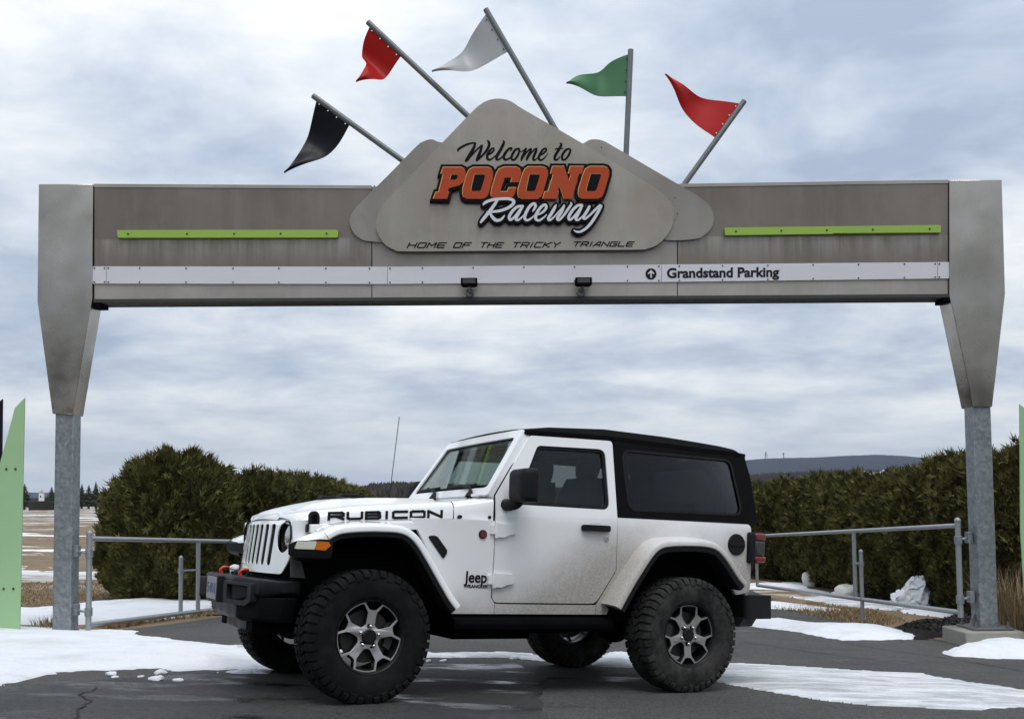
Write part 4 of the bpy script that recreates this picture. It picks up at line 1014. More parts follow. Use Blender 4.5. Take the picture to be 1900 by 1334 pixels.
# ---- hood
def hood_rows():
    rows = []
    for x, w, zb_, zs, zt in ((.498, .600, 1.090, 1.120, 1.122), (.490, .625, 1.090, 1.140, 1.148), (.455, .650, 1.093, 1.158, 1.178), (.38, .664, 1.100, 1.176, 1.205), (.25, .675, 1.112, 1.196, 1.240), (.10, .686, 1.124, 1.216, 1.275), (-.10, .698, 1.137, 1.240, 1.298), (-.35, .714, 1.151, 1.264, 1.312), (-.618, .727, 1.162, 1.288, 1.322)):
        h = []
        for t, (yy, zz) in enumerate(((w, zb_), (w, zb_ + (zs - zb_) * .35), (w - .004, zs - .040), (w - .018, zs - .016), (w - .05, zs), (w - .12, zs + .010), (.44, zs + .014), (.40, zs + .016), (.365, zt - .004), (.30, zt), (.15, zt + .006), (0, zt + .008))): h.append((yy, zz))
        rows.append([Vector((x, y, z)) for y, z in h] + [Vector((x, -y, z)) for y, z in h[-2::-1]])
    return rows
rows = hood_rows(); mb = MB()
for r in rows:
    for p in r: p.x -= .085 * abs(p.y / .68) ** 2.2 * max(0, min(1, (p.x - .1) / .35))
mb.loft(rows, cap=False, closed=False); mb.loft([[p - Vector((0, 0, .03)) for p in r] for r in rows][::-1], cap=False, closed=False)
hood = cpart('hood', mb, 'paint_white', smooth=50, recalc=True)
for s in (1, -1):   # vents in the hood bulge
    mb = MB()
    for (xa, xb, ya, yc) in ((.02, -.14, .18, .30),):
        z0 = 1.301
        mb.box((xb, min(s * ya, s * yc), z0), (xa, max(s * ya, s * yc), z0 + .022))
    cpart('vent', mb, 'black_plastic', hood, bevel=.006)
# hood latch at each side
for s in (1, -1):
    mb = MB(); y0 = s * .672
    mb.box((.275, min(y0, y0 + s * .035), 1.045), (.375, max(y0, y0 + s * .035), 1.095)); mb.box((.29, min(y0, y0 + s * .03), 1.09), (.36, max(y0, y0 + s * .03), 1.15))
    mb.tube([(.325, y0 - s * .004, 1.145), (.325, y0 + s * .028, 1.145)], .035, 14)
    lt = cpart('hood_latch', mb, 'black_plastic', bevel=.005)
    mb = MB(); mb.box((.31, min(y0 + s * .03, y0 + s * .04), 1.10), (.34, max(y0 + s * .03, y0 + s * .04), 1.155)); cpart('catch', mb, 'deep_black', lt)
# ---- cowl between hood and windscreen
mb = MB(); rr = []
for x, w, zb_, zs, zt in ((-.626, .724, 1.162, 1.290, 1.315), (-.74, .742, 1.168, 1.308, 1.325), (-.86, .755, 1.172, 1.328, 1.340), (-.904, .762, 1.174, 1.340, 1.346)):
    h = ((w + .004, zb_), (w, zb_ + (zs - zb_) * .45), (w - .005, zs - .04), (w - .018, zs - .015), (w - .05, zs), (w - .2, (zs + zt) / 2), (.3, zt), (0, zt))
    rr.append([Vector((x, y, z)) for y, z in h] + [Vector((x, -y, z)) for y, z in h[-2::-1]])
mb.loft(rr, cap=False, closed=False); mb.loft([[p - Vector((0, 0, .03)) for p in r] for r in rr][::-1], cap=False, closed=False)
cowl = cpart('cowl', mb, 'paint_white', smooth=50)
mb = MB()
for u, v in ((853, 963), (907, 964)):
    x, z = SB(u, v, lambda z: .752); z += .016; mb.tube([(x, .735, z), (x, .766, z)], .012, 10)
cpart('cowl_bolts', mb, 'black_plastic', cowl)['kind'] = 'stuff'
# fender top shelves between hood and flare
for s in (1, -1):
    mb = MB(); P_ = [(.36, .655), (.36, .74), (-.30, .79), (-.62, .775), (-.62, .72), (-.3, .705), (.1, .68)]
    mb.prism(P_, [], lambda x, y, k: Vector((x, s * y, np.interp(x, [-.62, .40], [1.158, 1.090]) - k)), 0, .05)
    cpart('fender', mb, 'paint_white', bevel=.004)
for s in (1, -1):
    mb = MB(); mb.prism([(.44, 1.07), (-.34, 1.12), (-.60, .60), (.30, .60)], [], lambda x, z, k: Vector((x, s * (.65 - k), z)), 0, .02)
    cpart('inner_fender', mb, 'deep_black')
# ---- grille: keystone panel with seven slots and round lamp openings
def gx(y, z): return .508 + (1.15 - z) * .10 - (.035 if z > 1.09 else 0) * min(1, (z - 1.09) / .06) - .085 * abs(y / .68) ** 2.2
gp = rounded([(-.635, 1.130), (.635, 1.130), (.665, 1.02), (.640, .86), (.575, .775), (-.575, .775), (-.640, .86), (-.665, 1.02)], [.05, .05, .1, .1, .06, .06, .1, .1])
holes = []
for k in range(7):
    yc = (k - 3) * .119; hw = .037; z0, z1 = .825 , 1.095
    holes.append(rounded([(yc - hw, z0 + .0), (yc + hw, z0), (yc + hw, z1), (yc - hw, z1)], .028, 4))
HLY, HLZ, HLR = .540, 1.012, .103
for s in (1, -1): holes.append([(s * HLY + HLR * math.cos(a), HLZ + HLR * math.sin(a)) for a in np.linspace(0, 2 * math.pi, 29)[:-1]])
mb = MB(); mb.prism(gp, holes, lambda y, z, k: Vector((gx(y, z) - k, y, z)), 0, .007, [(0, c) for c in np.arange(-.66, .67, .11)] + [(1, 1.09), (1, .95)])
grille = cpart('grille', mb, 'paint_white', bevel=.0025, smooth=45)
mb = MB(); mb.box((.30, -.63, .78), (.345, .63, 1.09)); cpart('radiator', mb, 'deep_black', grille)
mb = MB()
for k in range(7):
    yc = (k - 3) * .119; mb.box((gx(yc, .95) - .095, yc - .05, .81), (gx(yc, .95) - .085, yc + .05, 1.10))
cpart('mesh_insert', mb, 'black_plastic', grille)
for s in (1, -1):
    mb = MB(); x0 = gx(HLY, HLZ); M = Matrix.Translation((x0 - .03, s * HLY, HLZ)) @ Matrix.Rotation(R(-90), 4, 'Z')
    mb.lathe([(HLR + .001, .02), (HLR - .003, -.02), (.085, -.05), (.082, -.09), (0.001, -.09)], M, 32)
    hl = cpart('headlight', mb, 'black_plastic')
    mb = MB(); mb.lathe([(.088, -.040), (.084, -.012), (.068, .008), (.036, .019), (.001, .022)], M, 32); cpart('lens', mb, 'lamp_glass', hl, smooth=60)
# grille side returns
for s in (1, -1):
    mb = MB(); mb.prism([(.42, 1.10), (.35, 1.10), (.30, .75), (.46, .76), (.47, .90)], [], lambda x, z, k: Vector((x - .02, s * (.645 - k), z)), 0, .02)
    cpart('grille_side', mb, 'dull_grey', grille)
    mb = MB(); mb.prism(rounded([(.455, 1.115), (.25, 1.125), (.25, .97), (.30, .90), (.44, .90)], .01, 3), [], lambda x, z, k: Vector((x, s * (.662 - k), z)), 0, .02); cpart('grille_cheek', mb, 'paint_white', grille, bevel=.004)
# ---- windscreen
WB, WT = Vector((-.868, 0, 1.345)), Vector((-1.185, 0, 1.828))
def wf(y, t, k):   # y half position, t 0..1 up the screen, bowed forward in the middle
    p = WB.lerp(WT, t); n = Vector((WT.z - WB.z, 0, WB.x - WT.x)).normalized()
    return Vector((p.x + .03 * (1 - (y / .74) ** 2), y, p.z)) - n * k
def wpoly(y0, y1, t0, t1): return [(-y0, t0), (y0, t0), (y1, t1), (-y1, t1)]
mb = MB(); outer = rounded(wpoly(.752, .672, 0, 1), [.01, .01, .05, .05]); inner = rounded(wpoly(.672, .602, .105, .885), .05)
mb.prism(outer, [inner], wf, -.012, .045, [(0, c) for c in (-.5, -.25, 0, .25, .5)])
ws = cpart('windscreen_frame', mb, 'paint_white', bevel=.008, smooth=45)
mb = MB(); mb.prism(rounded(wpoly(.68, .61, .095, .895), .05), [], wf, .004, .009, [(0, c) for c in (-.5, -.25, 0, .25, .5)]); cpart('windscreen', mb, 'windscreen_glass', smooth=45)
mb = MB(); mb.prism(rounded(wpoly(.676, .606, .098, .892), .05), [rounded(wpoly(.655, .588, .165, .865), .05)], wf, .0, .003, [(0, c) for c in (-.5, -.25, 0, .25, .5)]); cpart('seal', mb, 'deep_black', ws)
for y0, y1 in ((.30, -.10), (-.32, -.60)):   # wipers
    mb = MB(); mb.tube([wf(y0 + .22, .02, -.02), wf(y0 + .16, .10, -.03), wf(y0 - .05, .16, -.02)], .011, 8); mb.tube([wf(y0 + .20, .15, -.018), wf(y0 - .25, .15, -.012)], .012, 6); mb.tube([wf(y0 + .22, -.04, -.02), wf(y0 + .21, .05, -.03)], [.03, .012], 8)
    cpart('wiper', mb, 'black_plastic')
mb = MB(); mb.tube([(-.70, -.73, 1.30), (-.70, -.735, 1.36)], .016, 8); mb.tube([(-.70, -.735, 1.36), (-.76, -.75, 2.03)], .003, 6); cpart('antenna', mb, 'black_plastic')
for s in (1, -1):   # windscreen hinge bracket
    mb = MB(); mb.box((-.93, min(s * .60, s * .72), 1.336), (-.80, max(s * .60, s * .72), 1.356)); cpart('screen_hinge', mb, 'paint_white', bevel=.006)
# ---- doors
dw = [SB(*p) for p in ((985.5, 818), (1137.5, 823), (1143.5, 965), (1142.5, 1060), (1104, 1118), (945, 1118), (918.5, 1118), (917, 975), (935, 925))]
dw = [(-1.208, 1.790), (-1.897, 1.806), (-1.888, 1.235), (-1.888, .86), (-1.735, .622), (-1.02, .622), (-.912, .622), (-.908, 1.19), (-.914, 1.345)]
win = rounded([(-1.262, 1.722), (-1.828, 1.738), (-1.828, 1.292), (-1.055, 1.292)], [.05, .06, .06, .04])
for s in (1, -1):
    mb = MB(); side_panel(mb, rounded(dw, [.03, .03, .0, .05, .08, .0, .085, .0, .0]), s, .045, [win], off=.004)
    door = cpart('door', mb, 'paint_white', bevel=.007)
    mb = MB(); side_panel(mb, offset_poly(win, .012), s, .006, [], off=-.018); cpart('window', mb, 'door_glass', door)
    mb = MB(); side_panel(mb, offset_poly(win, .016), s, .02, [offset_poly(win, -.022)], off=-.006); cpart('seal', mb, 'black_plastic', door)
    # shut line around the door
    mb = MB(); side_panel(mb, offset_poly(rounded(dw, [.03, .03, .0, .05, .08, .0, .085, .0, .0]), .008), s, .03, [offset_poly(win, .03)], off=-.012); cpart('shut_line', mb, 'deep_black', door)
    # handle in its scoop
    hx, hz = -1.70, 1.155
    mb = MB(); ring = [(hx + .075 * math.cos(a), hz + .045 * math.sin(a)) for a in np.linspace(0, 2 * math.pi, 25)[:-1]]
    mb.prism(ring, [], lambda x, z, k: Vector((x, s * (yb(z) + .0065 - k), z)), 0, .004); cpart('handle_scoop', mb, 'grey_metal' if False else 'paint_white', door)
    mb = MB(); ring = rounded([(hx + .118, hz + .022), (hx + .118, hz - .022), (hx - .118, hz - .022), (hx - .118, hz + .022)], .02)
    mb.prism(ring, [], lambda x, z, k: Vector((x, s * (yb(z) + .045 - k - .012 * (x - hx) ** 2 / .01), z)), 0, .022, [(0, hx - .07), (0, hx), (0, hx + .07)])
    for e in (-1, 1): mb.box((hx + e * .10 - .014, min(s * yb(hz), s * (yb(hz) + .03)), hz - .016), (hx + e * .10 + .014, max(s * yb(hz), s * (yb(hz) + .03)), hz + .016))
    cpart('handle', mb, 'black_plastic', door, bevel=.004)
    mb = MB(); mb.tube([(-1.795, s * yb(1.08), 1.082), (-1.795, s * (yb(1.08) + .014), 1.082)], .016, 14); cpart('lock', mb, 'chrome', door)
    for zc_ in (1.112, .775):   # exposed hinges
        mb = MB(); yy = yb(zc_)
        pl = rounded([(-.918, zc_ + .045), (-.995, zc_ + .040), (-1.055, zc_ + .038), (-1.062, zc_ - .022), (-1.0, zc_ - .035), (-.97, zc_ - .05), (-.918, zc_ - .05)], .012, 3)
        mb.prism(pl, [], lambda x, z, k: Vector((x, s * (yy + .024 - k), z)), 0, .022); mb.tube([(-.912, s * (yy + .016), zc_ - .055), (-.912, s * (yy + .016), zc_ + .05)], .013, 8)
        mb.box((-.90, min(s * yy, s * (yy + .018)), zc_ - .03), (-.868, max(s * yy, s * (yy + .018)), zc_ + .03))
        hg = cpart('hinge', mb, 'paint_white', door, bevel=.004)
    # mirror
    mb = MB(); A = [Vector((-.985, s * .775, 1.285)), Vector((-1.0, s * .84, 1.285)), Vector((-1.02, s * .90, 1.30)), Vector((-1.03, s * .93, 1.36))]
    mb.tube(spline(A, 4), [.042, .042, .042, .042, .040, .040, .038, .036, .034, .032, .032, .032, .032], 12)
    mr = cpart('mirror', mb, 'black_plastic', smooth=60)
    mb = MB(); rings = []
    for x, sc_ in ((-.955, .55), (-.968, .82), (-.99, .96), (-1.03, 1.), (-1.07, 1.), (-1.075, .96)):
        ring = rounded([(-.125, .115), (.125, .115), (.125, -.115), (-.125, -.115)], .04, 4)
        rings.append([Vector((x, s * (.955 + a * sc_), 1.412 + b * sc_)) for a, b in ring])
    mb.loft(rings); cpart('housing', mb, 'black_plastic', mr, smooth=50)
    mb = MB(); ring = rounded([(-.09, .10), (.09, .10), (.09, -.10), (-.09, -.10)], .03, 4); mb.prism(ring, [], lambda y, z, k: Vector((-1.0765 - k, s * (.955 + y), 1.412 + z)), 0, .003); cpart('mirror_glass', mb, 'chrome', mr)
# ---- soft top
def rz(x): return float(np.interp(x, [-3.16, -3.10, -2.9, -2.4, -1.87, -1.4, -1.17], [1.815, 1.845, 1.868, 1.893, 1.905, 1.878, 1.845]))
mb = MB(); rr = []
for x in (-1.165, -1.185, -1.4, -1.65, -1.87, -2.1, -2.4, -2.7, -2.95, -3.08, -3.14, -3.158):
    zt = rz(x); zl = float(np.interp(x, [-3.16, -1.87, -1.17], [1.775, 1.812, 1.795])); e = .0 if x > -3.12 else .02
    h = ((yb(zl) + .006 - e, zl), (yb(zl) + .010 - e, zl + .03), (yb(zl) - .004 - e, zt - .055), (yb(zl) - .028 - e, zt - .022), (yb(zl) - .07 - e, zt - .006), (.45, zt + .004), (.2, zt + .010), (0, zt + .012))
    if x > -1.17: h = tuple((y * .99, min(z, 1.84)) for y, z in h)
    rr.append([Vector((x, y, z)) for y, z in h] + [Vector((x, -y, z)) for y, z in h[-2::-1]])
mb.loft(rr, cap=False, closed=False); mb.loft([[p - Vector((0, p.y * .03, .02)) for p in r] for r in rr][::-1], cap=False, closed=False)
mb.loft([rr[0], [p - Vector((0.0, p.y * .03, .02)) for p in rr[0]]], cap=False, closed=False); mb.loft([rr[-1], [p - Vector((0, p.y * .03, .02)) for p in rr[-1]]], cap=False, closed=False)
top = cpart('soft_top', mb, 'black_fabric', smooth=45)
SWIN = rounded([(-1.978, 1.742), (-2.985, 1.738), (-3.045, 1.318), (-2.0, 1.306)], [.07, .07, .07, .07])
for s in (1, -1):
    mb = MB(); side_panel(mb, rounded([(-1.905, 1.825), (-3.135, 1.80), (-3.175, 1.60), (-3.195, 1.247), (-1.896, 1.243)], [.0, .02, .0, .02, 0]), s, .02, [SWIN], off=.004)
    cpart('side_curtain', mb, 'black_fabric', top, bevel=.004)
    mb = MB(); side_panel(mb, offset_poly(SWIN, .01), s, .004, [], off=-.004); cpart('quarter_window', mb, 'vinyl_pane', top)
    mb = MB(); side_panel(mb, offset_poly(SWIN, .012), s, .004, [offset_poly(SWIN, -.006)], off=.007); cpart('window_seam', mb, 'black_plastic', top)
mb = MB(); mb.prism(rounded([(-.77, 1.25), (.77, 1.25), (.68, 1.80), (-.68, 1.80)], .03), [rounded([(-.62, 1.33), (.62, 1.33), (.56, 1.72), (-.56, 1.72)], .05)], lambda y, z, k: Vector((-3.185 + (z - 1.25) * .075 + k, y, z)), 0, .015); cpart('rear_curtain', mb, 'black_fabric', top)
mb = MB(); mb.prism(rounded([(-.63, 1.32), (.63, 1.32), (.57, 1.73), (-.57, 1.73)], .05), [], lambda y, z, k: Vector((-3.175 + (z - 1.25) * .075 + k, y, z)), 0, .004); cpart('rear_window', mb, 'rear_glass', top)
# ---- cabin
mb = MB(); mb.box((-.92, -.72, 1.10), (-.86, .72, 1.33)); rg = []
for x, zt in ((-.88, 1.335), (-1.0, 1.345), (-1.12, 1.32), (-1.18, 1.26), (-1.18, 1.05), (-.88, 1.02)): rg.append((x, zt))
mb.prism(rg, [], lambda x, z, k: Vector((x, k, z)), -.70, .70); cpart('dashboard', mb, 'interior', bevel=.01)
mb = MB(); M = Matrix.Translation((-1.26, .36, 1.26)) @ Matrix.Rotation(R(-25), 4, 'Y') @ Matrix.Rotation(R(90), 4, 'Z')
mb.lathe([(.19 + .016 * math.cos(a), .016 * math.sin(a)) for a in np.linspace(0, 2 * math.pi, 9)[:-1]], M, 28, closed=True); mb.tube([M @ Vector((-.19, 0, 0)), M @ Vector((.19, 0, 0))], .02, 8); mb.tube([M @ Vector((0, 0, 0)), M @ Vector((0, .3, 0))], .03, 8); cpart('steering_wheel', mb, 'interior')
for s in (1, -1):
    mb = MB(); y = s * .36
    def cush(x, z, w, d, hgt, lean): 
        rings = []
        for t in np.linspace(0, 1, 7):
            f = math.sin(math.pi * (.12 + .76 * t)) ** .35; ww = w * f
            ring = rounded([(-d / 2, -ww / 2), (d / 2, -ww / 2), (d / 2, ww / 2), (-d / 2, ww / 2)], .04, 3)
            rings.append([Vector((x - lean * t + a * (.75 + .25 * f), y + b, z + hgt * t)) for a, b in ring])
        mb.loft(rings)
    cush(-1.72, .98, .50, .15, .56, .14); mb.box((-1.75, y - .24, .86), (-1.25, y + .24, 1.02)); st = cpart('seat', mb, 'interior', smooth=60, bevel=.0)
    mb = MB(); cush(-1.88, 1.535, .25, .10, .19, .02); cpart('headrest', mb, 'interior', st, smooth=60)
    mb = MB(); 
    for e in (-1, 1): mb.tube([(-1.87, y + e * .06, 1.48), (-1.88, y + e * .06, 1.57)], .007, 6)
    cpart('headrest_posts', mb, 'chrome', st)
mb = MB()
for s in (1, -1):
    mb.tube(spline([(-1.0, s * .66, 1.34), (-1.22, s * .60, 1.74), (-1.35, s * .585, 1.775), (-1.95, s * .585, 1.79), (-2.05, s * .59, 1.75), (-2.06, s * .66, 1.10)], 5), .032, 10)
    mb.tube(spline([(-1.95, s * .585, 1.79), (-2.6, s * .585, 1.77), (-2.9, s * .60, 1.60), (-3.0, s * .64, 1.10)], 5), .032, 10)
mb.tube([(-1.98, -.585, 1.79), (-1.98, .585, 1.79)], .032, 10); mb.tube([(-1.27, -.58, 1.765), (-1.27, .58, 1.765)], .026, 10); cpart('roll_bar', mb, 'interior', smooth=60)
mb = MB(); mb.box((-1.235, -.13, 1.665), (-1.215, .13, 1.735)); mb.tube([(-1.215, 0, 1.70), (-1.18, 0, 1.78)], .012, 6); mb.box((-1.21, -.06, 1.74), (-1.17, .06, 1.80)); cpart('rear_view_mirror', mb, 'interior', bevel=.01)
mb = MB(); mb.box((-2.75, -.55, .95), (-2.35, .55, 1.10)); mb.prism(rounded([(-2.75, 1.0), (-2.62, 1.0), (-2.80, 1.42), (-2.90, 1.42)], .02), [], lambda x, z, k: Vector((x, k, z)), -.52, .52); cpart('rear_bench', mb, 'interior', bevel=.02)
# ---- fender flares
def flare(path, s, lipw, inner_y, name, front=False):
    P_ = [Vector((a, b, 0)) for a, b in path]; P_ = spline(P_, 5); rw, rbk = [], []
    for i, p in enumerate(P_):
        d = (P_[min(i + 1, len(P_) - 1)] - P_[max(i - 1, 0)]).normalized(); n = Vector((d.y, -d.x, 0))   # outward of the arch
        if n.dot(Vector((p.x - path[len(path) // 2][0], p.y - .45, 0))) < 0: n = -n
        q = lambda y, o: Vector((p.x + n.x * o, s * y, p.y + n.y * o))
        rw.append([q(.900, .003), q(.932, .000), q(.9375, .006), q(.9375, .026), q(.930, .040), q(.912, .050), q(.85, .062), q(inner_y, .070), q(inner_y, .040), q(.85, .03)])
        rbk.append([q(.905, -.002), q(.930, -.002), q(.926, -lipw), q(.890, -lipw - .004), q(inner_y - .02, -lipw + .01), q(inner_y - .02, .035), q(.85, .026)])
    mb = MB(); mb.loft(rw); f = cpart(name, mb, 'paint_white', smooth=40)
    mb = MB(); mb.loft(rbk); cpart('liner', mb, 'black_plastic', f, smooth=40)
    return f
FP = [SF(*p) for p in ((612, 1001), (620, 996), (634, 990.5), (661, 987.5), (690, 986.5), (715, 987), (740, 989), (758, 996), (774, 1012), (792, 1041), (814, 1080), (833, 1113), (846, 1131))]
RP = [SF(*p) for p in ((1153, 1131), (1172, 1096), (1195, 1058), (1214, 1030), (1228, 1018), (1246, 1014), (1280, 1013), (1312, 1015), (1332, 1022), (1350, 1042), (1368, 1070), (1382, 1088))]
lx0, lz1 = SF(552, 1002); lx1, _ = SF(588, 1002); lx2, _ = SF(613, 1001); _, lz0 = SF(552, 1018); tipx, tipz = SF(536, 1034)
for s in (1, -1):
    f = flare(FP, s, .030, .74, 'front_flare', True)
    # white nose of the flare running down to the lamp
    mb = MB(); rows_ = []
    zfl = FP[0][1]
    for x, zt, yo, yi in ((FP[0][0] + .0, zfl + .052, .925, .66), (lx2 + .06, zfl + .040, .930, .64), ((lx1 + lx0) / 2, zfl + .020, .922, .62), (lx0 + .01, zfl - .006, .90, .60), (tipx - .01, zfl - .035, .86, .58)):
        rows_.append([Vector((x, s * y, z)) for y, z in ((yi, zt + .02), ((yo + yi) / 2, zt + .012), (yo - .03, zt), (yo, zt - .022), (yo + .004, min(zt - .03, lz1 + .012)), (yo - .03, min(zt - .035, lz1 + .004)), (yi, zt - .03))])
    for r_ in rows_:
        for q in r_: q.x -= max(0, .90 - abs(q.y)) * .42 * min(1, max(0, (q.x - FP[0][0]) / .12))
    mb.loft(rows_); cpart('flare_nose', mb, 'paint_white', f, smooth=40)
    # lamp: pale daytime lamp and amber side lamp, in a black surround
    mb = MB(); rows_ = []
    for x, yo, z0, z1 in ((lx2 - .02, .928, lz0 - .072, lz1 + .01), (lx1, .934, lz0 - .075, lz1 + .004), (lx0, .924, lz0 - .075, lz1 - .002), (tipx, .885, lz0 - .055, lz1 - .025), (tipx + .012, .80, lz0 - .05, lz1 - .03), (tipx - .005, .64, lz0 - .04, lz1 - .02)):
        rows_.append([Vector((x, s * y, z)) for y, z in ((yo - .12, z1), (yo, z1), (yo, (z0 + z1) / 2), (yo - .015, z0 + .02), (yo - .14, z0))])
    for r_ in rows_:
        for q in r_: q.x -= max(0, .90 - abs(q.y)) * .42 * min(1, max(0, (q.x - lx1) / .08))
    mb.loft(rows_); cpart('lamp_surround', mb, 'black_plastic', f, smooth=40, bevel=.003)
    mb = MB(); mb.prism(rounded([(lx0 - .002, lz1 - .004), (lx1, lz1 - .002), (lx1 + .012, lz0), (lx0 + .012, lz0)], .006, 3), [], lambda x, z, k: Vector((x, s * (.9395 - .008 * max(0, (x - lx1)) / .1 - k), z)), 0, .03); cpart('daytime_lamp', mb, 'clear_lens', f, bevel=.003)
    mb = MB(); mb.prism(rounded([(lx1 - .002, lz1 - .002), (lx2 + .01, lz1 - .004), (lx2 - .004, lz1 - .025), (lx2 + .03, lz0 - .004), (lx1 + .010, lz0)], .006, 3), [], lambda x, z, k: Vector((x, s * (.940 - k), z)), 0, .03); cpart('amber_lamp', mb, 'amber_lens', f, bevel=.003)
    flare(RP, s, .038, .76, 'rear_flare')
    # fender side vent, round badge
    mb = MB(); vp = [SB(*p) for p in ((793, 994), (806, 993), (812, 996), (829, 1020), (829, 1026), (822, 1037))]
    mb.prism(rounded(vp, .012, 3), [], lambda x, z, k: Vector((x, s * (yb(z) + .006 - k), z)), 0, .01); cpart('side_vent', mb, 'black_plastic')
    bx, bz = SB(895.5, 991); mb = MB(); mb.tube([(bx, s * yb(bz), bz), (bx, s * (yb(bz) + .008), bz)], .030, 20); rb = cpart('round_badge', mb, 'black_plastic')
    mb = MB(); mb.tube([(bx, s * (yb(bz) + .007), bz), (bx, s * (yb(bz) + .010), bz)], .022, 20); cpart('badge_face', mb, 'badge_red', rb)
# ---- lettering on the body (both sides)
for s in (1, -1):
    a0, b0 = SB(610, 968, lambda z: .66); a1, b1 = SB(820, 965, lambda z: .72)
    ht = .060
    def rub(a, b, t):
        f = (a - .32) / (-.62 - .32)
        return Vector((a, s * (np.interp(a, [-.618, -.35, -.10, .10, .25, .38], [.727, .714, .698, .686, .675, .664]) + .0025 - t), b + np.interp(a, [-.62, .32], [1.186, 1.123])))
    xs0, xs1 = (.235, -.545)
    mb = MB()
    if s == 1: line_text(mb, 'RUBICON', xs0 - .01, xs1 + .01, .002, .042, rub, 0, .003, .0172, gap=.30)
    else: line_text(mb, 'RUBICON', xs1 + .01, xs0 - .01, .002, .042, rub, 0, .003, .0172, gap=.30)
    tag(cpart('decal_lettering', mb, 'decal_black', hood, smooth=0), 'black letters reading RUBICON')
    d = -1 if s == 1 else 1
    for word, u0, u1, v0, v1, bold in (('Jeep', 860, 904, 1087, 1060, .018), ('WRANGLER', 860, 905, 1090, 1084.5, .015)):
        xa, za = SB(u0, v0); xb_, zb2 = SB(u1, v1)
        if word == 'Jeep': za -= .0
        if s == -1: xa, xb_ = xb_, xa
        fn = lambda a, b, t, xa=xa, xb_=xb_, za=za, zb2=zb2: Vector((xa + (xb_ - xa) * a, s * (yb(za + (zb2 - za) * b) + .004 - t), za + (zb2 - za) * b))
        text_part('badge_lettering', word, fn, 0, .004, 'decal_black', body, bold=bold)
# ---- fuel cap, tail lamps, bumpers, spare wheel
fx, fz = SB(1366, 1010); mb = MB(); mb.tube([(fx, .70, fz), (fx, yb(fz) + .010, fz)], .082, 28); fc = cpart('fuel_cap', mb, 'black_plastic', bevel=.004)
mb = MB(); mb.box((fx - .066, yb(fz) + .008, fz - .012), (fx + .066, yb(fz) + .020, fz + .012)); cpart('grip_bar', mb, 'black_plastic', fc, bevel=.004)
for s in (1, -1):
    mb = MB(); y0, y1 = sorted((s * .655, s * .828)); mb.box((-3.225, y0, .945), (-3.085, y1, 1.185)); tl = cpart('tail_lamp', mb, 'black_plastic', bevel=.02, seg=3)
    for z0, z1, mt in ((1.125, 1.178, 'red_lens'), (.954, 1.000, 'red_lens'), (1.006, 1.119, 'smoke_lens')):
        mb = MB(); w0, w1 = sorted((s * .675, s * .836)); mb.box((-3.242 if mt == 'red_lens' else -3.232, w0, z0), (-3.135, w1, z1)); cpart('lens', mb, mt, tl, bevel=.014, seg=3)
mb = MB(); mb.prism(rounded([(-3.40, -.62), (-3.40, .62), (-3.34, .79), (-3.06, .82), (-3.06, -.82), (-3.34, -.79)], .04), [], lambda x, y, k: Vector((x, y, k)), .52, .70); mb.prism([(-3.24, -.74), (-3.24, .74), (-3.06, .80), (-3.06, -.80)], [], lambda x, y, k: Vector((x + (.53 - k) * .8, y, k)), .46, .53)
cpart('rear_bumper', mb, 'black_plastic', bevel=.03, seg=4)
def bump_plan(o): return rounded([(.755 + o, -.44), (.755 + o, .44), (.64 + o, .61), (.49, .70), (.38, .70), (.38, -.70), (.49, -.70), (.64 + o, -.61)], .05, 4)
mb = MB(); rings = []
for z, o, e in ((.565, -.05, .34), (.590, .0, .30), (.735, .0, -.08), (.755, -.015, -.08)): rings.append([Vector((x, y, z + max(0, (abs(y) - .42)) * e)) for x, y in bump_plan(o)])
mb.loft(rings); bump = cpart('front_bumper', mb, 'black_steel', bevel=.008, seg=2)
mb = MB(); rings = []
for z, k, w in ((.47, .78, .80), (.50, .90, .86), (.63, .93, .97)): rings.append([Vector((.40 + (x - .40) * k, y * w, z)) for x, y in bump_plan(-.01)])
mb.loft(rings); cpart('lower_valance', mb, 'black_steel', bump, bevel=.01)
mb = MB(); mb.box((.42, -.30, .40), (.62, .30, .48)); cpart('skid_plate', mb, 'black_steel', bump, bevel=.01)
for s in (1, -1):   # lamp pockets with raised frames on the bumper corners
    A, B = Vector((.762, s * .38, 0)), Vector((.645, s * .585, 0)); e = (B - A).normalized(); nn = Vector((-e.y, e.x, 0)) * (-1 if s == 1 else 1)
    if nn.x < 0: nn = -nn
    fl = lambda a, b, k: A.lerp(B, a) + nn * (.012 - k) + Vector((0, 0, b))
    oo = rounded([(-.05, .725), (1.02, .715), (1.0, .60), (.8, .575), (-.02, .585)], .03, 3)
    ii = rounded([(.08, .705), (.90, .698), (.88, .622), (.72, .605), (.10, .610)], .025, 3)
    mb = MB(); mb.prism(oo, [ii], fl, -.028, .03); cpart('lamp_frame', mb, 'frame_steel', bump, bevel=.006)
    mb = MB(); mb.prism(ii, [], lambda a, b, k: fl(a, b, k), .008, .02); fg = cpart('lamp_pocket', mb, 'deep_black', bump)
    mb = MB(); mb.tube([A.lerp(B, .5) + nn * (.006) + Vector((0, 0, .652)), A.lerp(B, .5) - nn * .02 + Vector((0, 0, .652))], .034, 16); cpart('fog_lamp', mb, 'smoke_lens', bump)
    yh = s * .30; mb = MB()
    mb.tube(spline([(.675, yh, .735), (.682, yh, .765), (.674, yh, .784), (.650, yh, .792), (.622, yh, .790)], 5), [.0115] * 14 + [.011, .0105, .010, .009, .008, .007, .005], 10); cpart('tow_hook', mb, 'red_paint', bump, smooth=60)
mb = MB()
for y in np.linspace(-.55, .55, 10):
    mb.tube([(.60, y, .75), (.60, y, .764)], .010, 6)
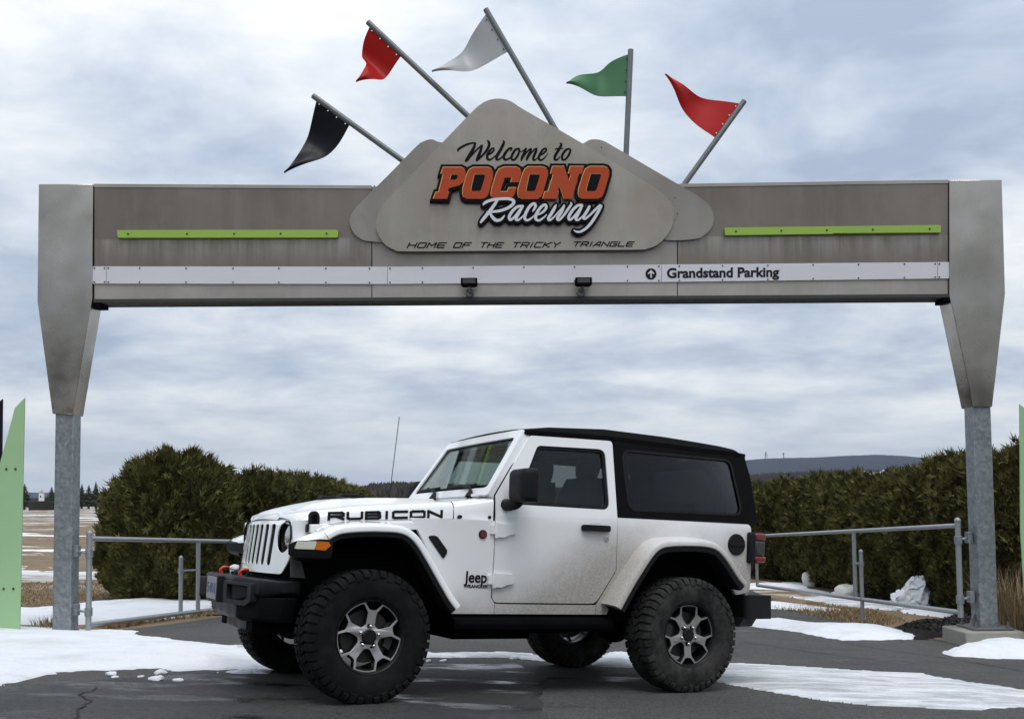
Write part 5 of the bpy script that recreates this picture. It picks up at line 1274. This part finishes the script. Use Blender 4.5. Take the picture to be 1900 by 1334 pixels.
cpart('bolts', mb, 'deep_black', bump)['kind'] = 'stuff'
mb = MB(); mb.box((.75, -.165, .575), (.795, .175, .745)); pb = cpart('plate_bracket', mb, 'black_steel', bump, bevel=.004)
mb = MB(); mb.box((.795, -.145, .590), (.800, .155, .736)); pl = tag(cpart('number_plate', mb, 'plate_white_shaded', bevel=.002), 'white number plate on the front bumper')
V_ = lambda a, b, t: Vector((.8025 - t, -.125 + a * .26, .628 + b * .07))
text_part('plate_lettering', '5401', V_, 0, .003, 'plate_blue', pl, bold=.01)
# wheels
def wheel(center, s, dusty, spin, steer=0., spare=False):
    M = Matrix.Translation(center) @ Matrix.Rotation(steer, 4, 'Z') @ (Matrix.Rotation(0 if s == 1 else math.pi, 4, 'Z'))
    w = bpy.data.objects.new('wheel', None); COL.objects.link(w); w.parent = car
    RO, W = .417, .1425; rub_ = 'rubber_dusty' if dusty else 'rubber'; al = 'machined_alloy_dusty' if dusty else 'machined_alloy'
    mb = MB(); pr = [(.222, .100), (.230, .118), (.255, .131), (.300, .1405), (.345, .1395), (.375, .133), (.392, .122), (.399, .105), (.401, .06), (.402, 0)]
    pr = pr + [(r, -a) for r, a in pr[-2::-1]]; mb.lathe(pr, M, 72)
    n = 44
    def pt(ang, r, a): return M @ Vector((r * math.cos(ang), a, r * math.sin(ang)))
    def block(a0, a1, y0, y1, r0, r1, sk=0.):
        V = [pt(a + sk * (y - y0), r, y) for r in (r0, r1) for a in (a0, a1) for y in (y0, y1)]
        mb.add(V, [(0, 1, 3, 2), (4, 6, 7, 5), (0, 4, 5, 1), (2, 3, 7, 6), (0, 2, 6, 4), (1, 5, 7, 3)])
    st = 2 * math.pi / n
    for k in range(n):
        a = k * st
        for e in (1, -1):
            aa = a + (st / 2 if e < 0 else 0); lng = k % 2
            # shoulder lug wrapping onto the sidewall
            V = []
            prof = [(.398, .060), (RO, .062), (RO - .002, .112), (.408, .131), (.392 - .008 * lng, .1405), (.372 - .016 * lng, .1435), (.366 - .016 * lng, .136), (.388, .118)]
            rings = [[pt(aa + f * st * .36, r, e * y) for r, y in prof] for f in (-1, 1)]
            mb.loft(rings)
            block(aa + .10 * st, aa + .80 * st, *sorted((e * .008, e * .052)), .399, RO, 1.6 * e)
    cp = lambda nm, mb_, mat, **k: mb_.build(nm, mat, w, **k)
    cp('tyre', mb, rub_, smooth=40)
    mb = MB(); mb.lathe([(.233, .112), (.228, .122), (.222, .118), (.214, .095), (.205, .02), (.198, -.08), (.214, -.118), (.228, -.122), (.231, -.112), (.208, -.075), (.213, .02), (.222, .09)], M, 56, closed=True); cp('rim_barrel', mb, 'dark_alloy', smooth=40)
    # spoke face: five windows and five notches
    out_, wins = [], []
    for k in range(5):
        c = spin + k * 2 * math.pi / 5 + math.pi / 5; d = math.radians
        out_ += [(.2265, c + d(t)) for t in (-19.5, -14, -7, 0, 7, 14, 19.5)] + [(.168, c + d(27.5)), (.163, c + d(36)), (.168, c + d(44.5))]
        wn = [(.2095, c + d(t)) for t in (-17.5, -12, -6, 0, 6, 12, 17.5)] + [(.152, c + d(24.5)), (.118, c + d(22)), (.079, c + d(13.5)), (.074, c), (.079, c - d(13.5)), (.118, c - d(22)), (.152, c - d(24.5))]
        wins.append(wn)
    xy = lambda L_: [(r * math.cos(a), r * math.sin(a)) for r, a in L_]
    yf_ = lambda r: .098 - .020 * max(0, 1 - r / .2)
    mp = lambda a, b, k: M @ Vector((a, yf_(math.hypot(a, b)) - k, b))
    mb = MB(); mb.prism(xy(out_), [xy(x) for x in wins], mp, 0, .006); cp('spoke_face', mb, al, bevel=.0015)
    mb = MB(); mb.prism(xy([(r + (.006 if r < .2 else 0), a) for r, a in out_]), [xy([(r - .004 if r > .12 else r + .003, a) for r, a in x]) for x in wins], mp, .0062, .045); cp('spokes', mb, 'dark_alloy')
    mb = MB(); mb.lathe([(.001, .106), (.040, .106), (.047, .100), (.049, .06)], M, 24); cp('hub_cap', mb, 'black_plastic')
    for k in range(5):
        a = spin + k * 2 * math.pi / 5; mb = MB(); q = M @ Vector((.0645 * math.cos(a), 0, .0645 * math.sin(a))); ax = M.to_3x3() @ Vector((0, 1, 0))
        mb.tube([q + ax * .075, q + ax * .0865], .0205, 12); mb2 = MB(); mb2.tube([q + ax * .08, q + ax * .104, q + ax * .109], [.0125, .0115, .006], 8)
        cp('lug_pocket', mb, 'deep_black'); cp('lug_nut', mb2, 'chrome', smooth=50)
    if not spare:
        mb = MB(); mb.lathe([(.001, .030), (.165, .030), (.165, .006), (.001, .006)], M, 40); cp('brake_disc', mb, 'brake_iron')
        mb = MB()
        for k in np.linspace(-.4, .4, 5):
            a = math.pi * (.0 if s == 1 else 1) + k + (math.pi if center[0] > -1 and s == 1 else 0)
            q = [pt(a + e, r, y) for e in (-.11, .11) for r in (.125, .178) for y in (-.02, .058)]
            mb.add(q, [(0, 1, 3, 2), (4, 6, 7, 5), (0, 4, 5, 1), (2, 3, 7, 6), (0, 2, 6, 4), (1, 5, 7, 3)])
        cp('brake_caliper', mb, 'brake_iron')
    return w
HZ = .410
STEER = R(4.5)
wheel((0, .80, HZ), 1, False, R(90 + 6), STEER); wheel((0, -.80, HZ), -1, False, R(20), STEER)
wheel((-2.46, .80, HZ), 1, True, R(-90), 0); wheel((-2.46, -.80, HZ), -1, True, R(50), 0)
# spare on the tailgate (axis along X)
sw = wheel((0, 0, 0), 1, True, R(90), 0, True)
sw.matrix_local = Matrix.Translation((-3.37, -.02, 1.02)) @ Matrix.Rotation(R(90), 4, 'Z')
sw.name = 'spare_wheel'
mb = MB(); mb.tube([(-3.12, -.02, 1.02), (-3.36, -.02, 1.02)], .10, 16); cpart('spare_carrier', mb, 'deep_black')
# ================================================================= VEGETATION
rng = np.random.default_rng(11)
def evergreen(label, x, y, h, rad, nspray, group, seed, size=.11, shape=.75, lean=0.):
    """dense thuja: short trunk, dark core and many small upright sprays through the outer shell"""
    z0 = H(x, y); t = thing('evergreen_shrub', label, 'shrub', Matrix.Translation((x, y, z0)), group)
    r = np.random.default_rng(seed)
    mb = MB(); mb.tube([(0, 0, -.1), (0, 0, .4), (.03, 0, h * .8)], [.09, .075, .02], 8); mb.build('trunk', 'bark', t)
    def rad_at(f, ang):
        prof = np.interp(f, [0, .06, .18, .42, .68, .86, .95, 1.0], [.62, .82, .95, 1.0, .92, .70, .44, .10])
        k = 1 + .10 * np.sin(ang * 3 + seed) + .08 * np.sin(ang * 5 + seed * 2.3 + f * 6) + .08 * np.sin(ang * 9 + f * 17 + seed) + .06 * np.sin(ang * 14 - f * 23 + seed)
        return rad * prof * k
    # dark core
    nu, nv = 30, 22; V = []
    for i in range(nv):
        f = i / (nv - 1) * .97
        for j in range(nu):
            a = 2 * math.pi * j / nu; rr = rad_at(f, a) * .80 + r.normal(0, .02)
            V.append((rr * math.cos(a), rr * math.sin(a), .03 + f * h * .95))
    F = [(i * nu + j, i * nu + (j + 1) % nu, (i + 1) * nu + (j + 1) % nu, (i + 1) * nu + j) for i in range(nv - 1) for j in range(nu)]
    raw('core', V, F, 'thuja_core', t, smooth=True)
    # sprays
    n = int(nspray * 2.5); size = size * .66; f = r.random(n) ** .85; ang = np.where(r.random(n) < .8, -math.pi / 2 - math.atan2(x, y) + r.uniform(-1.95, 1.95, n), r.random(n) * 2 * math.pi)
    fac = np.clip(1.0 - np.abs(r.normal(0, .09, n)), .70, 1.0) + (r.random(n) < .06) * r.random(n) * .06
    rr = rad_at(f, ang) * fac
    P = np.stack([rr * np.cos(ang), rr * np.sin(ang), f * h], 1)
    cl = np.sin(P[:, 0] * 7 + seed) * np.sin(P[:, 1] * 7) * np.sin(P[:, 2] * 5 + seed)   # clumps
    P[:, :2] *= (1 + .05 * cl)[:, None]
    P[:, 2] += (f > .55) * h * (.03 * np.sin(ang * 4 + seed) * np.sin(rr * 5) + .025 * np.sin(P[:, 0] * 9 + seed) * np.cos(P[:, 1] * 8))
    wisp = (r.random(n) < .07) & (f > .4)
    P += wisp[:, None] * np.stack([np.cos(ang) * .05, np.sin(ang) * .05, np.full(n, .10)], 1) * r.random(n)[:, None] * 1.6
    outw = np.stack([np.cos(ang), np.sin(ang), np.zeros(n)], 1)
    up = np.stack([np.zeros(n), np.zeros(n), np.ones(n)], 1)
    el = np.where(f > .85, 1.6, .75)[:, None]
    ax = outw * r.uniform(.35, 1.0, n)[:, None] + up * el * r.uniform(.3, 1.3, n)[:, None] + r.normal(0, .35, (n, 3)); ax /= np.linalg.norm(ax, axis=1)[:, None]
    sd = np.cross(ax, r.normal(0, 1, (n, 3))); sd /= np.linalg.norm(sd, axis=1)[:, None]
    L_ = size * (r.uniform(.6, 1.4, n) + wisp * .9)[:, None]; Wd = L_ * .34
    base = P - ax * L_ * .5
    # each spray: a fan of three narrow blades
    Vs, Fs = [], []; o = 0
    for dang in (-.5, 0., .5):
        a2 = ax * math.cos(dang) + sd * math.sin(dang); s2 = sd * math.cos(dang) - ax * math.sin(dang); k = .85 if dang else 1.15
        q = np.stack([base + s2 * Wd * .36, base - s2 * Wd * .36, base + a2 * L_ * k], 1).reshape(-1, 3)
        Vs.append(q); Fs.append(np.arange(n * 3).reshape(-1, 3) + o); o += n * 3
    raw('crown', np.concatenate(Vs), np.concatenate(Fs), 'thuja', t)
    return t
GL, GR_ = 'evergreen hedge left of the driveway', 'evergreen hedge right of the driveway'
evergreen('big round evergreen shrub standing behind the left pipe gate', -5.88, 17.9, 2.46, 1.10, 24000, GL, 3, .13)
ords = ['second', 'third', 'fourth', 'fifth', 'sixth', 'seventh', 'eighth', 'ninth', 'tenth', 'eleventh']
for i, (u, y, vt) in enumerate(((470, 20.8, 880), (512, 22.8, 882), (547, 24.9, 885), (575, 27.5, 888), (602, 31, 894), (624, 35, 900), (642, 39.5, 905), (656, 44, 908))):
    p = at_depth(u, vt, y); h = p.z - H(p.x, p.y)
    evergreen('evergreen of the left hedge, %s behind the big round shrub' % (['first'] + ords)[i], p.x, p.y, h, 1.15, 9000 if i < 4 else 5000, GL, 20 + i, .12 if i < 3 else .15)
for i, (u, y, vt) in enumerate(((1905, 16.6, 838), (1835, 17.8, 846), (1768, 19.0, 850), (1700, 20.3, 878), (1640, 21.6, 883), (1580, 22.9, 882), (1522, 24.2, 888), (1466, 25.5, 895), (1412, 26.8, 901), (1362, 28.2, 903))):
    p = at_depth(u, vt, y); h = p.z - H(p.x, p.y)
    lab = 'evergreen of the right hedge, %s from the right edge of the picture' % (['first'] + ords)[i]
    evergreen(lab, p.x, p.y, h, 1.12, 13000 if i < 7 else 8000, GR_, 40 + i, .12)
# bark mulch strips under the hedges
poly_sheet('mulch_strip', wob([(-6.6, 14.9), (-3.9, 15.2), (-3.6, 20), (-3.9, 45), (-8, 45), (-7, 20)], .5, .15, 8), .006, 'bark_mulch')
poly_sheet('mulch_strip', wob([tuple(at_depth(1960, 1100, 15.6).xy), tuple(at_depth(1840, 1100, 16.2).xy), tuple(at_depth(1700, 1100, 18.6).xy), tuple(at_depth(1560, 1100, 21.4).xy), tuple(at_depth(1440, 1100, 24.0).xy), tuple(at_depth(1340, 1100, 27).xy), tuple(at_depth(1380, 900, 31).xy), tuple(at_depth(1960, 900, 20).xy)], .4, .12, 9), .006, 'bark_mulch')
# dark mulch bed around the footing
def mound(name, pix, hmax, mat, seed, edge=.5):
    o = snow_patch(name, pix, hmax, mat, .08, edge, .10, seed); o['kind'] = 'structure'; return o
from mathutils.bvhtree import BVHTree
bed = mound('mulch_bed', [(1640, 1172), (1690, 1158), (1760, 1150), (1850, 1150), (1990, 1152), (1990, 1212), (1890, 1208), (1862, 1184), (1800, 1174), (1752, 1180), (1700, 1188)], .15, 'mulch', 21, .35)
# chips of mulch
c0 = [on_ground(u, v) for u, v in ((1640, 1172), (1990, 1205), (1690, 1156), (1990, 1152))]
n = 6500; V, F = [], []
bvh = BVHTree.FromPolygons([v.co for v in bed.data.vertices], [tuple(p.vertices) for p in bed.data.polygons])
cand = gpx([(1650, 1175), (1700, 1158), (1770, 1151), (1990, 1152), (1990, 1208), (1890, 1204), (1860, 1182), (1800, 1172), (1750, 1178)]); cp_ = np.array(cand); lo, hi = cp_.min(0), cp_.max(0)
def inside(p, P):
    c = False
    for i in range(len(P)):
        a, b = P[i - 1], P[i]
        if (a[1] > p[1]) != (b[1] > p[1]) and p[0] < (b[0] - a[0]) * (p[1] - a[1]) / (b[1] - a[1]) + a[0]: c = not c
    return c
k = 0
while k < n:
    p = lo + rng.random(2) * (hi - lo)
    if not inside(p, cand): continue
    hit = bvh.ray_cast(Vector((p[0], p[1], 5)), Vector((0, 0, -1)))
    k += .05
    if hit[0] is None: continue
    z = hit[0].z + rng.random() * .012; q = rng.normal(0, 1, 3) * np.array([1, 1, .35]); q /= np.linalg.norm(q); s = np.cross(q, rng.normal(0, 1, 3)); s /= np.linalg.norm(s)
    l, w = rng.uniform(.012, .035), rng.uniform(.005, .011); c = np.array([p[0], p[1], z]); b = len(V)
    V += [c - q * l - s * w, c + q * l - s * w, c + q * l + s * w, c - q * l + s * w]; F.append((b, b + 1, b + 2, b + 3)); k += 1
tag(raw('mulch_chips', V, F, 'mulch_bits'), 'dark wood chips of the mulch bed around the footing', 'mulch', kind='stuff')
# dry grass clumps
def grass_clump(label, x, y, h, spread, n, seed):
    r = np.random.default_rng(seed); V, F = [], []
    for i in range(n):
        a = r.random() * 6.283; d = r.random() ** .7 * spread; b = Vector((x + d * math.cos(a) * .5, y + d * math.sin(a) * .5, 0)); b.z = H(b.x, b.y) - .02
        hh = h * r.uniform(.45, 1.1); le = r.uniform(.1, .6) * hh; aa = a + r.normal(0, .6); w = r.uniform(.003, .006)
        t1 = b + Vector((math.cos(aa) * le * .35, math.sin(aa) * le * .35, hh * .6)); t2 = b + Vector((math.cos(aa) * le, math.sin(aa) * le, hh)); s = Vector((-math.sin(aa + .7), math.cos(aa + .7), 0)) * w
        o = len(V); V += [b - s, b + s, t1 + s * .8, t1 - s * .8, t2]; F += [(o, o + 1, o + 2, o + 3), (o + 3, o + 2, o + 4, o + 4)]
    me = bpy.data.meshes.new('grass_clump'); me.from_pydata([tuple(Vector(p) - Vector((x, y, H(x, y)))) for p in V], [], [f if f[2] != f[3] else f[:3] for f in F]); me.materials.append(MATS['dry_grass'])
    o = bpy.data.objects.new('grass_clump', me); COL.objects.link(o); o.location = (x, y, H(x, y)); tag(o, label, 'grass', 'clumps of dry grass'); return o
p = at_depth(1893, 1100, 13.7); grass_clump('tall dry ornamental grass clump right of the right gateway post', p.x, p.y, .95, 1.0, 900, 1)
p = on_ground(1800, 1150)
p = on_ground(92, 1166); grass_clump('low dry grass tuft at the foot of the left gateway post', p.x, p.y + .1, .18, .5, 300, 2)
# short dry turf near the hedges and beside the driveway
V, F = [], []
def turf(poly, n, hmin, hmax):
    P = gpx(poly); A = np.array(P); lo, hi = A.min(0), A.max(0); k = 0
    while k < n:
        p = lo + rng.random(2) * (hi - lo); 
        if not inside(p, P): k += .2; continue
        k += 1; h = rng.uniform(hmin, hmax); a = rng.random() * 6.28; w = .008; l = rng.normal(0, .5, 2) * h; z = H(*p) - .01; o = len(V)
        V.extend([(p[0] - math.cos(a) * w, p[1] - math.sin(a) * w, z), (p[0] + math.cos(a) * w, p[1] + math.sin(a) * w, z), (p[0] + l[0], p[1] + l[1], z + h)]); F.append((o, o + 1, o + 2))
turf([(-20, 1122), (40, 1080), (180, 1078), (330, 1092), (440, 1112), (330, 1110), (240, 1106), (170, 1114), (100, 1126)], 9000, .012, .045)
turf([(1430, 1128), (1500, 1118), (1620, 1132), (1680, 1150), (1640, 1160), (1560, 1152)], 5000, .03, .08)
turf([(170, 1160), (260, 1152), (390, 1136), (400, 1140), (300, 1152), (200, 1166)], 1200, .03, .09)
tag(raw('dry_turf', V, F, 'dry_grass'), 'short dry brown grass along the driveway and below the hedges', 'grass', kind='stuff')
# pale rocks and the snow heap by the right hedge
for u, v, y, w, h, lab, mt in ((1503, 1072, 23.0, .17, .34, 'upright pale rock before the right hedge', 'rock_white'), (1592, 1083, 20.8, .42, .26, 'low wide pale rock behind the right latch post', 'rock_white')):
    b = at_depth(u, v, y); z = H(b.x, b.y); mb = MB(); mb.sphere((0, 0, h * .42), (w, w * .7, h * .6), 16, 10)
    for q in mb.v: q += noise.noise_vector(q * 4.5 + Vector((u, 0, 0))) * w * .30; q += noise.noise_vector(q * 14) * .02
    o = mb.build('boulder', mt, smooth=35); o.location = (b.x, b.y, z); tag(o, lab, 'rock', 'pale rocks before the right hedge')
b = at_depth(1712, 1098, 18.2); mb = MB(); mb.sphere((0, 0, .05), (.30, .32, .50), 60, 44)
mb.v = mb.v
for q in mb.v:
    q.x += (.55 - max(q.z, 0)) * -.55; q += noise.noise_vector(q * 5) * .12 + noise.noise_vector(q * 13) * .06 + noise.noise_vector(q * 30) * .03
o = mb.build('snow_heap', 'snow', smooth=180); o.location = (b.x, b.y, H(b.x, b.y)); tag(o, 'crumbling white snow heap leaning against the right hedge', 'snow heap')
# ---- far background
def far_thing_z(u, v, y): return at_depth(u, v, y)
def woods(name, label, prof, y0, y1, n, smin, smax, mat, seed):
    """a bare wood: thousands of upright twig blades and tufts under a silhouette given by pixel heights"""
    r = np.random.default_rng(seed); V, F = [], []
    us = [p[0] for p in prof]; vs_ = [p[1] for p in prof]
    u = r.uniform(us[0], us[-1], n); d = r.random(n)
    for i in range(n):
        y = y0 + (y1 - y0) * d[i]; vt = np.interp(u[i], us, vs_) + (1 - d[i]) * 10 + abs(r.normal(0, 1.6)); top = at_depth(u[i], vt, y); zb = H(top.x, top.y) - 1
        hh = top.z - zb; w = r.uniform(smin, smax) * hh; k = r.uniform(.35, .65)
        for q in range(3):
            a = r.random() * 3.14; cx, cy = math.cos(a) * w, math.sin(a) * w; zt = zb + hh * r.uniform(.85, 1.0); ox, oy = r.normal(0, w * .35, 2); o = len(V)
            V += [(top.x + ox * .3, top.y + oy * .3, zb), (top.x + ox + cx, top.y + oy + cy, zb + hh * k), (top.x + ox + cx * .25, top.y + oy + cy * .25, zt), (top.x + ox - cx, top.y + oy - cy, zb + hh * (k + r.uniform(-.1, .1)))]
            F.append((o, o + 1, o + 2, o + 3))
    o = raw(name, V, F, mat); tag(o, label, 'wood', kind='stuff'); return o
woods('far_wood', 'bare grey wood on the low rise behind the hood of the car', [(560, 912), (640, 908), (668, 898), (690, 892), (730, 889), (770, 889), (830, 893), (950, 897), (1100, 899), (1250, 897), (1390, 893)], 230, 300, 3800, .10, .24, 'far_wood', 1)
woods('far_wood', 'low bare tree line on the left horizon across the snowy field', [(-60, 922), (40, 920), (110, 919), (190, 917), (300, 916), (560, 914)], 330, 420, 2200, .15, .35, 'far_wood', 2)
woods('far_wood', 'brown bare wood on the slope above the right hedge', [(1250, 885), (1370, 876), (1450, 872), (1540, 867), (1640, 868), (1720, 872), (1800, 866), (1960, 862)], 520, 800, 5200, .08, .2, 'far_wood', 3)
# hills
def hill(name, prof, y, depth, mat):
    prof = [(a, b) for a, b in prof]; us = np.linspace(prof[0][0], prof[-1][0], 170); V, F = [], []; n = len(us); rows = 9
    for j in range(rows):
        f = j / (rows - 1)
        for i, u in enumerate(us):
            v = np.interp(u, [p[0] for p in prof], [p[1] for p in prof]) + noise.noise(Vector((u * .25, j, 1))) * .8 + noise.noise(Vector((u * .9, j, 5))) * .6
            top = at_depth(u, v, y); yy = y - depth * (1 - f); z = -30 + (top.z + 30) * math.sin(f * math.pi / 2)
            V.append((top.x, yy, z))
    F = [(j * n + i, j * n + i + 1, (j + 1) * n + i + 1, (j + 1) * n + i) for j in range(rows - 1) for i in range(n - 1)]
    b = len(V)
    for i in range(n): x, yy, z = V[(rows - 1) * n + i]; V.append((x, yy + depth, -30))
    F += [((rows - 1) * n + i, (rows - 1) * n + i + 1, b + i + 1, b + i) for i in range(n - 1)]
    o = raw(name, V, F, mat, smooth=True); o['kind'] = 'structure'
hill('hill', [(1080, 905), (1200, 884), (1300, 864), (1375, 854), (1420, 851), (1500, 849.5), (1560, 846), (1610, 844.5), (1660, 847.5), (1710, 856), (1760, 866), (1830, 878), (1950, 886), (2100, 900)], 3200, 900, 'hill_wood')
hill('hill', [(-500, 915), (-100, 912), (200, 915), (500, 918), (800, 915), (1100, 908), (1400, 902), (1800, 900), (2200, 905)], 4200, 800, 'hill_wood')
# radio masts on the hill
for u, v0, v1, lab in ((1421, 838, 853, 'left lattice radio mast on the distant hill'), (1454, 840, 852, 'right radio mast with a box head on the distant hill')):
    a, b = at_depth(u, v0, 3180), at_depth(u, v1, 3180); t = thing('radio_mast', lab, 'mast', Matrix.Translation(b), 'masts on the distant hill')
    mb = MB(); w = 4.5 if u < 1430 else 1.6; hh = (a - b).length
    for sx, sy in ((-1, -1), (1, -1), (0, 1)): mb.tube([(sx * w, sy * w, 0), (sx * w * .35, sy * w * .35, hh)], .55, 5)
    for k in range(6):
        z0, z1 = hh * k / 6, hh * (k + 1) / 6; f0, f1 = w * (1 - .65 * k / 6), w * (1 - .65 * (k + 1) / 6); mb.tube([(-f0, -f0, z0), (f1, -f1, z1)], .3, 4); mb.tube([(f0, -f0, z0), (-f1, -f1, z1)], .3, 4)
    mb.build('lattice', 'grey_metal', t); mb = MB(); mb.box((-2.6, -2, hh * .78), (2.6, 2, hh * .95)) if u > 1430 else mb.box((-6.5, -.4, hh * .62), (6.5, .4, hh * .66)); mb.build('antenna_head', 'grey_metal', t)
# house behind the right hedge
a = at_depth(1625, 884, 240); zt = at_depth(1625, 875.5, 240).z; zg = H(a.x, a.y)
t = thing('house', 'pale house with low grey roofs peeking over the right hedge', 'house', Matrix.Translation((a.x, a.y, zg)))
e_ = a.z - zg; rT = zt - zg
mb = MB(); mb.box((-4.6, 0, 0), (4.4, 7, e_)); mb.prism([(.2, e_), (4.4, e_), (2.3, rT + .15)], [], lambda x, z, k: Vector((x, k, z)), -.8, .0); mb.box((.2, -.8, 0), (4.4, 0, e_)); mb.build('wall', 'house_wall', t)
mb = MB(); mb.prism([(-5.0, e_), (-4.4, rT), (4.0, rT), (4.6, e_)], [], lambda x, z, k: Vector((x, k + (z - e_) * (1.2 if k < 3 else -1.2), z)), -.5, 7.5); rf = mb.build('roof', 'roof_grey', t)
mb = MB(); mb.prism([(-.1, e_ - .1), (2.3, rT + .35), (4.7, e_ - .1), (4.7, e_ + .15), (2.3, rT + .6), (-.1, e_ + .15)], [], lambda x, z, k: Vector((x, k, z)), -1.1, 1.5); mb.build('gable_roof', 'roof_grey', t)
mb = MB(); mb.box((-4.3, .2, rT + .0), (-1.6, 3, rT + .22)); mb.build('ridge_snow', 'snow', t)
# left horizon: dark clipped hedge, white tower, conifers
a, b = at_depth(52, 940, 190), at_depth(100, 929, 190); mb = MB(); mb.box((a.x, 190, H(a.x, 190) - .5), (b.x, 194, b.z)); o = mb.build('clipped_hedge', 'dark_hedge', bevel=.2); tag(o, 'long dark clipped hedge at the far edge of the snowy field', 'hedge')
a, b = at_depth(77, 930, 240), at_depth(77, 915, 240); t = thing('white_tower', 'small white tower house with a pointed roof on the left horizon', 'building', Matrix.Translation((a.x, 240, H(a.x, 240)))); hh = b.z - H(a.x, 240)
mb = MB(); mb.box((-.45, -.45, 0), (.45, .45, hh)); mb.build('wall', 'white_paint', t); mb = MB(); mb.loft([[Vector((sx * .5, sy * .5, hh)) for sx, sy in ((-1, -1), (1, -1), (1, 1), (-1, 1))], [Vector((sx * .04, sy * .04, hh + .8)) for sx, sy in ((-1, -1), (1, -1), (1, 1), (-1, 1))]]); mb.build('roof', 'roof_grey', t)
mb = MB(); mb.box((-.16, -.47, hh * .72), (.16, -.44, hh * .85)); mb.build('window', 'deep_black', t)
def conifer(label, u, vt, y, rad, seed):
    p = at_depth(u, vt, y); z0 = H(p.x, p.y); h = p.z - z0; t = thing('conifer', label, 'tree', Matrix.Translation((p.x, y, z0)), 'conifers on the left horizon'); r = np.random.default_rng(seed)
    mb = MB(); mb.tube([(0, 0, 0), (0, 0, h * .95)], [.25, .04], 6); mb.build('trunk', 'bark', t)
    n = 900; f = r.random(n) ** .8; a = r.random(n) * 6.283; rr = rad * (1 - f) ** .85 * r.uniform(.35, 1, n) * (1 + .3 * np.sin(f * 40 + a)); P = np.stack([rr * np.cos(a), rr * np.sin(a), h * (.12 + .88 * f)], 1); V = []
    o_ = np.stack([np.cos(a), np.sin(a), -.25 + 0 * a], 1); s = np.stack([-np.sin(a), np.cos(a), 0 * a], 1); l = (.10 * h * (1.1 - f))[:, None]
    V = np.stack([P - s * l * .5, P + o_ * l * .9 + s * l * .1, P + s * l * .5, P - o_ * l * .2 + np.array([0, 0, 1]) * l * .5], 1).reshape(-1, 3); raw('crown', V, np.arange(n * 4).reshape(-1, 4), 'conifer', t)
conifer('dark conifer on the left horizon just right of the green panel', 46, 897, 200, 1.7, 1); conifer('dark conifer on the left horizon beside the white tower', 96, 903, 210, 1.7, 2)
conifer('dark conifer on the left horizon, first right of the left post', 152, 897, 220, 1.4, 3); conifer('broad dark conifer on the left horizon, second right of the left post', 165, 899, 215, 1.6, 4); conifer('slim dark conifer on the left horizon nearest the big round shrub', 178, 893, 230, 1.5, 5)

# ---- winter air: one closed box of even, thin haze round the whole scene
mb = MB(); mb.box((-4300, -400, -34), (4300, 6300, 150)); hz = mb.build('haze', 'haze_air') if 'haze_air' in MATS else None
hz['kind'] = 'stuff'; hz['label'] = 'thin winter haze in the air over the whole scene'

# clump of snow caught on the bumper
mb = MB(); mb.sphere((0, 0, 0), (.035, .05, .035), 20, 14)
for q in mb.v: q += noise.noise_vector(q * 30) * .025
o = mb.build('snow_clump', 'snow', smooth=180); o.location = JM @ Vector((.56, -.42, .770)); tag(o, 'ragged clump of snow caught on top of the front bumper', 'snow clump')

# the bare wood across the road, behind the camera: it shows as the dark blur mirrored in the cladding and the paint
r = np.random.default_rng(77); V, F = [], []
for i in range(1500):
    x = r.uniform(-75, 75); y = r.uniform(-52, -34); hh = (10.5 + 3.0 * noise.noise(Vector((x * .08, 0, 2))) + 2.2 * noise.noise(Vector((x * .3, y * .3, 9)))) * r.uniform(.8, 1.08); w = hh * r.uniform(.10, .20); zb = H(x, y) - .3; k = r.uniform(.4, .65)
    for q in range(3):
        a = r.random() * 3.14; cx, cy = math.cos(a) * w, math.sin(a) * w; ox, oy = r.normal(0, w * .3, 2); o = len(V)
        V += [(x + ox * .2, y + oy * .2, zb), (x + ox + cx, y + oy + cy, zb + hh * k), (x + ox + cx * .2, y + oy + cy * .2, zb + hh * r.uniform(.88, 1)), (x + ox - cx, y + oy - cy, zb + hh * (k + .08))]; F.append((o, o + 1, o + 2, o + 3))
tag(raw('far_wood', V, F, 'far_wood'), 'bare wood across the road behind the viewpoint', 'wood', kind='stuff')
